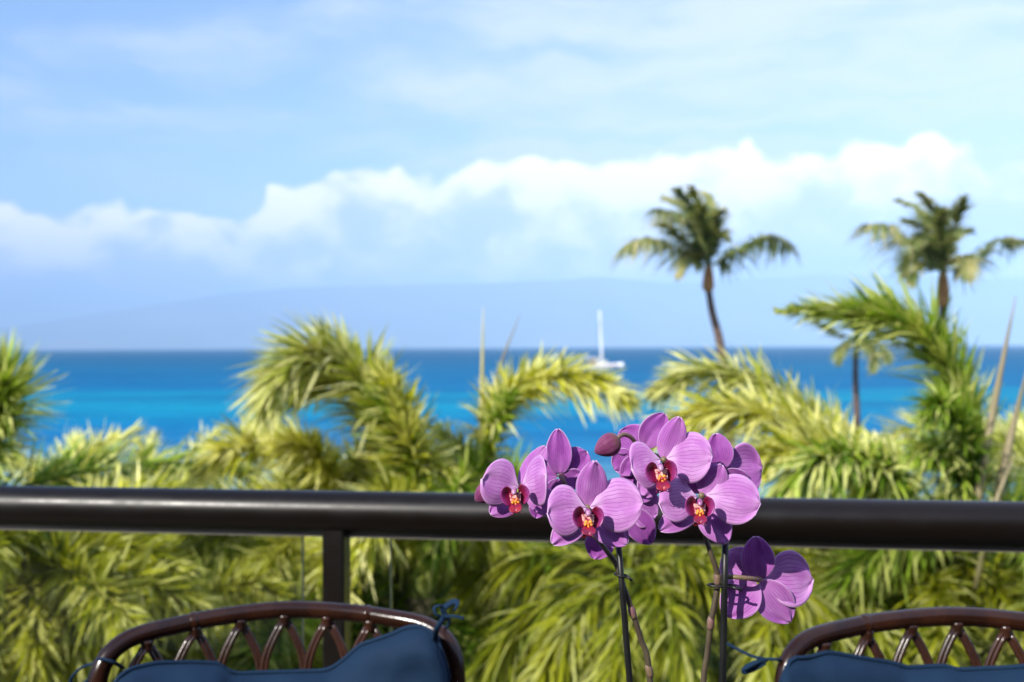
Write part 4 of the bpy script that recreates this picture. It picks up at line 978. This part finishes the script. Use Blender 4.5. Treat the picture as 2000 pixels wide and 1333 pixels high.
# flowers at the back, seen from behind
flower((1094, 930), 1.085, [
    ('petal', (1098, 928), (1146, 882), 66, .003, .010, D_(cup=-.2, mat=M_sepal_shaded)),
    ('sepal', (1093, 926), (1089, 838), 50, .000, .004, D_(cup=-.25, mat=M_sepal_shaded)),
    ('sepal', (1100, 932), (1142, 940), 40, .000, .004, D_(cup=-.2, mat=M_sepal_shaded)),
    ('sepal', (1090, 936), (1084, 1000), 52, .000, .004, D_(cup=-.2, mat=M_sepal_shaded)),
    ('petal', (1090, 930), (1040, 925), 60, .003, .010, D_(cup=-.2, mat=M_sepal_shaded)),
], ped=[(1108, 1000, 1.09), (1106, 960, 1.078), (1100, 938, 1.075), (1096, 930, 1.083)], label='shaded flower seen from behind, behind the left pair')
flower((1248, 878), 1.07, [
    ('petal', (1250, 880), (1212, 840), 74, .003, .010, D_(cup=-.2, mat=M_sepal_shaded)),
    ('sepal', (1258, 872), (1298, 808), 54, .000, .004, D_(cup=-.25, mat=M_sepal_shaded)),
    ('petal', (1246, 884), (1200, 918), 60, .001, .010, D_(cup=-.2, mat=M_sepal_shaded)),
    ('sepal', (1250, 888), (1222, 948), 50, .003, .010, D_(cup=-.2, mat=M_sepal_shaded)),
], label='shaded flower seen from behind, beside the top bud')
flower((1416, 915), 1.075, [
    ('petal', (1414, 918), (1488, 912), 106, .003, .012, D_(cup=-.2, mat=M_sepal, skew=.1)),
    ('sepal', (1412, 915), (1398, 847), 52, .000, .004, D_(cup=-.25, mat=M_sepal_shaded)),
    ('sepal', (1414, 922), (1460, 966), 56, .001, .010, D_(cup=-.2, mat=M_sepal_shaded)),
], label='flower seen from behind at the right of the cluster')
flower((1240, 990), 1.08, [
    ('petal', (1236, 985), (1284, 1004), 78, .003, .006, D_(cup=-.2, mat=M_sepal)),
    ('sepal', (1232, 996), (1272, 1062), 56, .000, .004, D_(cup=-.2, mat=M_sepal_shaded)),
    ('sepal', (1180, 1040), (1160, 1092), 56, .004, .004, D_(cup=-.2, mat=M_sepal_shaded)),
    ('petal', (1230, 975), (1268, 940), 60, .003, .006, D_(cup=-.2, mat=M_sepal_shaded)),
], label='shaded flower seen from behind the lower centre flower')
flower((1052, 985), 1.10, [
    ('sepal', (1056, 975), (1046, 1012), 36, .0, .0, D_(cup=-.2, mat=M_sepal_shaded)),
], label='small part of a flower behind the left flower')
# buds
def bud(base, tip, width, d, ped, lab):
    A0 = P(*base, d); A1 = P(*tip, d-.004); ax = (A1-A0); L = ax.length; ax.normalize(); hw = width/F*d*.5
    view = (Vector((0, 0, CZ))-A0).normalized(); B = ax.cross(view).normalized(); N = B.cross(ax)
    me = bpy.data.meshes.new('bud'); n = 24; vs = []; uvs = []; rows = 16
    for i in range(rows+1):
        u = i/rows; r = hw*max(.02, math.sin(PI*(u**.82*.97+.02))**.62)*(1-.12*u)
        for k_ in range(n):
            a = 2*PI*k_/n; gr = 1-.07*max(0, math.cos(3*a+.8))**8-.02*math.cos(9*a)
            vs.append(A0+ax*(L*u)+(B*math.cos(a)+N*math.sin(a))*r*gr-orch_loc); uvs.append((u*.8, (k_ % n)/n))
    fs = [(i*n+k_, i*n+(k_+1) % n, (i+1)*n+(k_+1) % n, (i+1)*n+k_) for i in range(rows) for k_ in range(n)]+[tuple(range(n-1, -1, -1)), tuple(rows*n+k_ for k_ in range(n))]
    me.from_pydata([tuple(v) for v in vs], [], fs); me.update(); lay = me.uv_layers.new(name='UVMap')
    for lp in me.loops: lay.data[lp.index].uv = uvs[lp.vertex_index]
    o = link('bud', me, M_bud, orch); o['label'] = lab
    mb = MB(); mb.tube([P(*q)-orch_loc for q in ped], .0021, n=8); pd = mb.build('pedicel', M_pedicel, o)
bud((1210, 858), (1162, 884), 48, 1.03, [(1206, 856, 1.03), (1218, 849, 1.035), (1234, 856, 1.04), (1250, 880, 1.05)], 'closed purple bud on a curved stalk at the top')
bud((966, 950), (928, 978), 44, 1.075, [(966, 952, 1.078), (985, 958, 1.09), (1005, 970, 1.09)], 'closed bud half hidden behind the left flower')
# spikes, stakes, clips
def part_tube(name, pts, r, mat, n=10, sub=6, flat=1.0, lab=None):
    mb = MB(); mb.tube([P(*q)-orch_loc for q in pts], r, n=n, sub=sub, flat=flat); o = mb.build(name, mat, orch)
    if lab: o['label'] = lab
    return o
inside = Vector((0, 0, 0))
def to_pot(px, py, d, dx): 
    a = P(px, py, d)-orch_loc; return [a, Vector((a.x*.55+dx*.45, a.y*.5, a.z*.5)), Vector((dx, 0.0, .005))]
# left spike
mb = MB(); pts = [P(*q)-orch_loc for q in [(1100, 985, 1.07), (1120, 1010, 1.062), (1160, 1046, 1.05), (1186, 1078, 1.045), (1204, 1104, 1.043), (1216, 1140, 1.043), (1234, 1192, 1.045), (1252, 1250, 1.048), (1268, 1312, 1.05)]]
pts += to_pot(1272, 1333, 1.05, -.012)[1:]
mb.tube(pts, [.0013, .0018, .0021, .0023, .0024, .0024, .0025, .0026, .0028, .0032, .0036], n=10, sub=6); mb.build('flower_spike', M_spike, orch)
mb = MB(); pts = [P(*q)-orch_loc for q in [(1400, 925, 1.06), (1385, 990, 1.052), (1376, 1036, 1.045), (1386, 1075, 1.042), (1399, 1112, 1.044), (1402, 1138, 1.045), (1396, 1178, 1.045), (1388, 1220, 1.046), (1381, 1280, 1.05), (1374, 1333, 1.052)]]
pts += to_pot(1374, 1333, 1.052, .012)[1:]
mb.tube(pts, [.0013, .0018, .0021, .0024, .0027, .0028, .0027, .0027, .0027, .0028, .0032, .0036], n=10, sub=6); mb.build('flower_spike', M_spike, orch)
mb = MB(); pts = [P(*q)-orch_loc for q in [(1296, 960, 1.065), (1300, 905, 1.06), (1270, 885, 1.06), (1250, 880, 1.055)]]; mb.tube(pts, .0018, n=8, sub=5)
mb.tube([P(*q)-orch_loc for q in [(1385, 1000, 1.055), (1340, 960, 1.068), (1296, 950, 1.068), (1296, 900, 1.05)]], .0018, n=8, sub=5); mb.build('spike_branch', M_spike_dark, orch)
for (x, y, d, dirx) in ((1235, 1196, 1.045, .3), (1268, 1310, 1.05, .25), (1388, 1217, 1.046, -.1), (1401, 1130, 1.045, 0)):
    c = P(x, y, d)-orch_loc; a = Vector((dirx, 0, -1)).normalized()
    mb = MB(); mb.tube([c-a*.006, c-a*.002, c+a*.002, c+a*.006], [.0026, .0037, .0035, .0027], n=10, sub=2); mb.build('spike_node', M_pedicel, orch)
# stakes run from the pot to the flowers
for (x0, y0, x1, y1, dx, r) in ((1208, 1062, 1230, 1333, -.022, .0029), (1417, 1056, 1411, 1333, .03, .0033)):
    a = P(x0, y0, 1.037)-orch_loc; b_ = P(x1, y1, 1.04)-orch_loc; c = b_+(b_-a)*.72
    mb = MB(); mb.tube([a, b_, Vector((c.x, c.y, max(c.z, -.05)))], [r*.92, r, r*1.05], n=12, sub=3); mb.build('stake', M_stake, orch)
def clip(cx, cy, d, rx, ang=0):
    c = P(cx, cy, d)-orch_loc; mb = MB(); pts = []
    for k_ in range(17):
        a = 2*PI*k_/16; pts.append(c+Vector((rx*math.cos(a), .006*math.sin(a), ang*rx*math.cos(a))))
    mb.tube(pts, .0011, n=6, sub=0, cap=False)
    mb.tube([c+Vector((rx*.6, -.006, 0)), c+Vector((rx*1.0, -.009, -.001)), c+Vector((rx*1.35, -.008, -.003))], .0014, n=6, sub=2)
    mb.build('clip', M_stake, orch)
clip(1214, 1124, 1.04, .0062, -.2); clip(1409, 1144, 1.042, .0125, -.05)
# strap leaves at the foot
for k_, (a, L) in enumerate(((.3, .20), (2.5, .22), (3.9, .18), (5.3, .19))):
    dv = Vector((math.cos(a), math.sin(a), 0)); sd = Vector((-dv.y, dv.x, 0))
    def fn(u, v, dv=dv, sd=sd, L=L): 
        w_ = .034*math.sin(PI*(u*.93+.05))**.5
        return dv*(L*u)+sd*(v*w_)+Vector((0, 0, .01+.09*math.sin(u*2.2)-.05*u*u+.010*v*v))
    sheet('leaf', fn, 14, 8, M_oleaf, orch, .002)
for k_ in range(4):
    a = k_*1.7; mb = MB(); mb.tube([(0, 0, .01), (.03*math.cos(a), .03*math.sin(a), .03), (.066*math.cos(a), .066*math.sin(a), .035), (.09*math.cos(a), .09*math.sin(a), .018)], .003, n=6); mb.build('root', M_oleaf, orch)
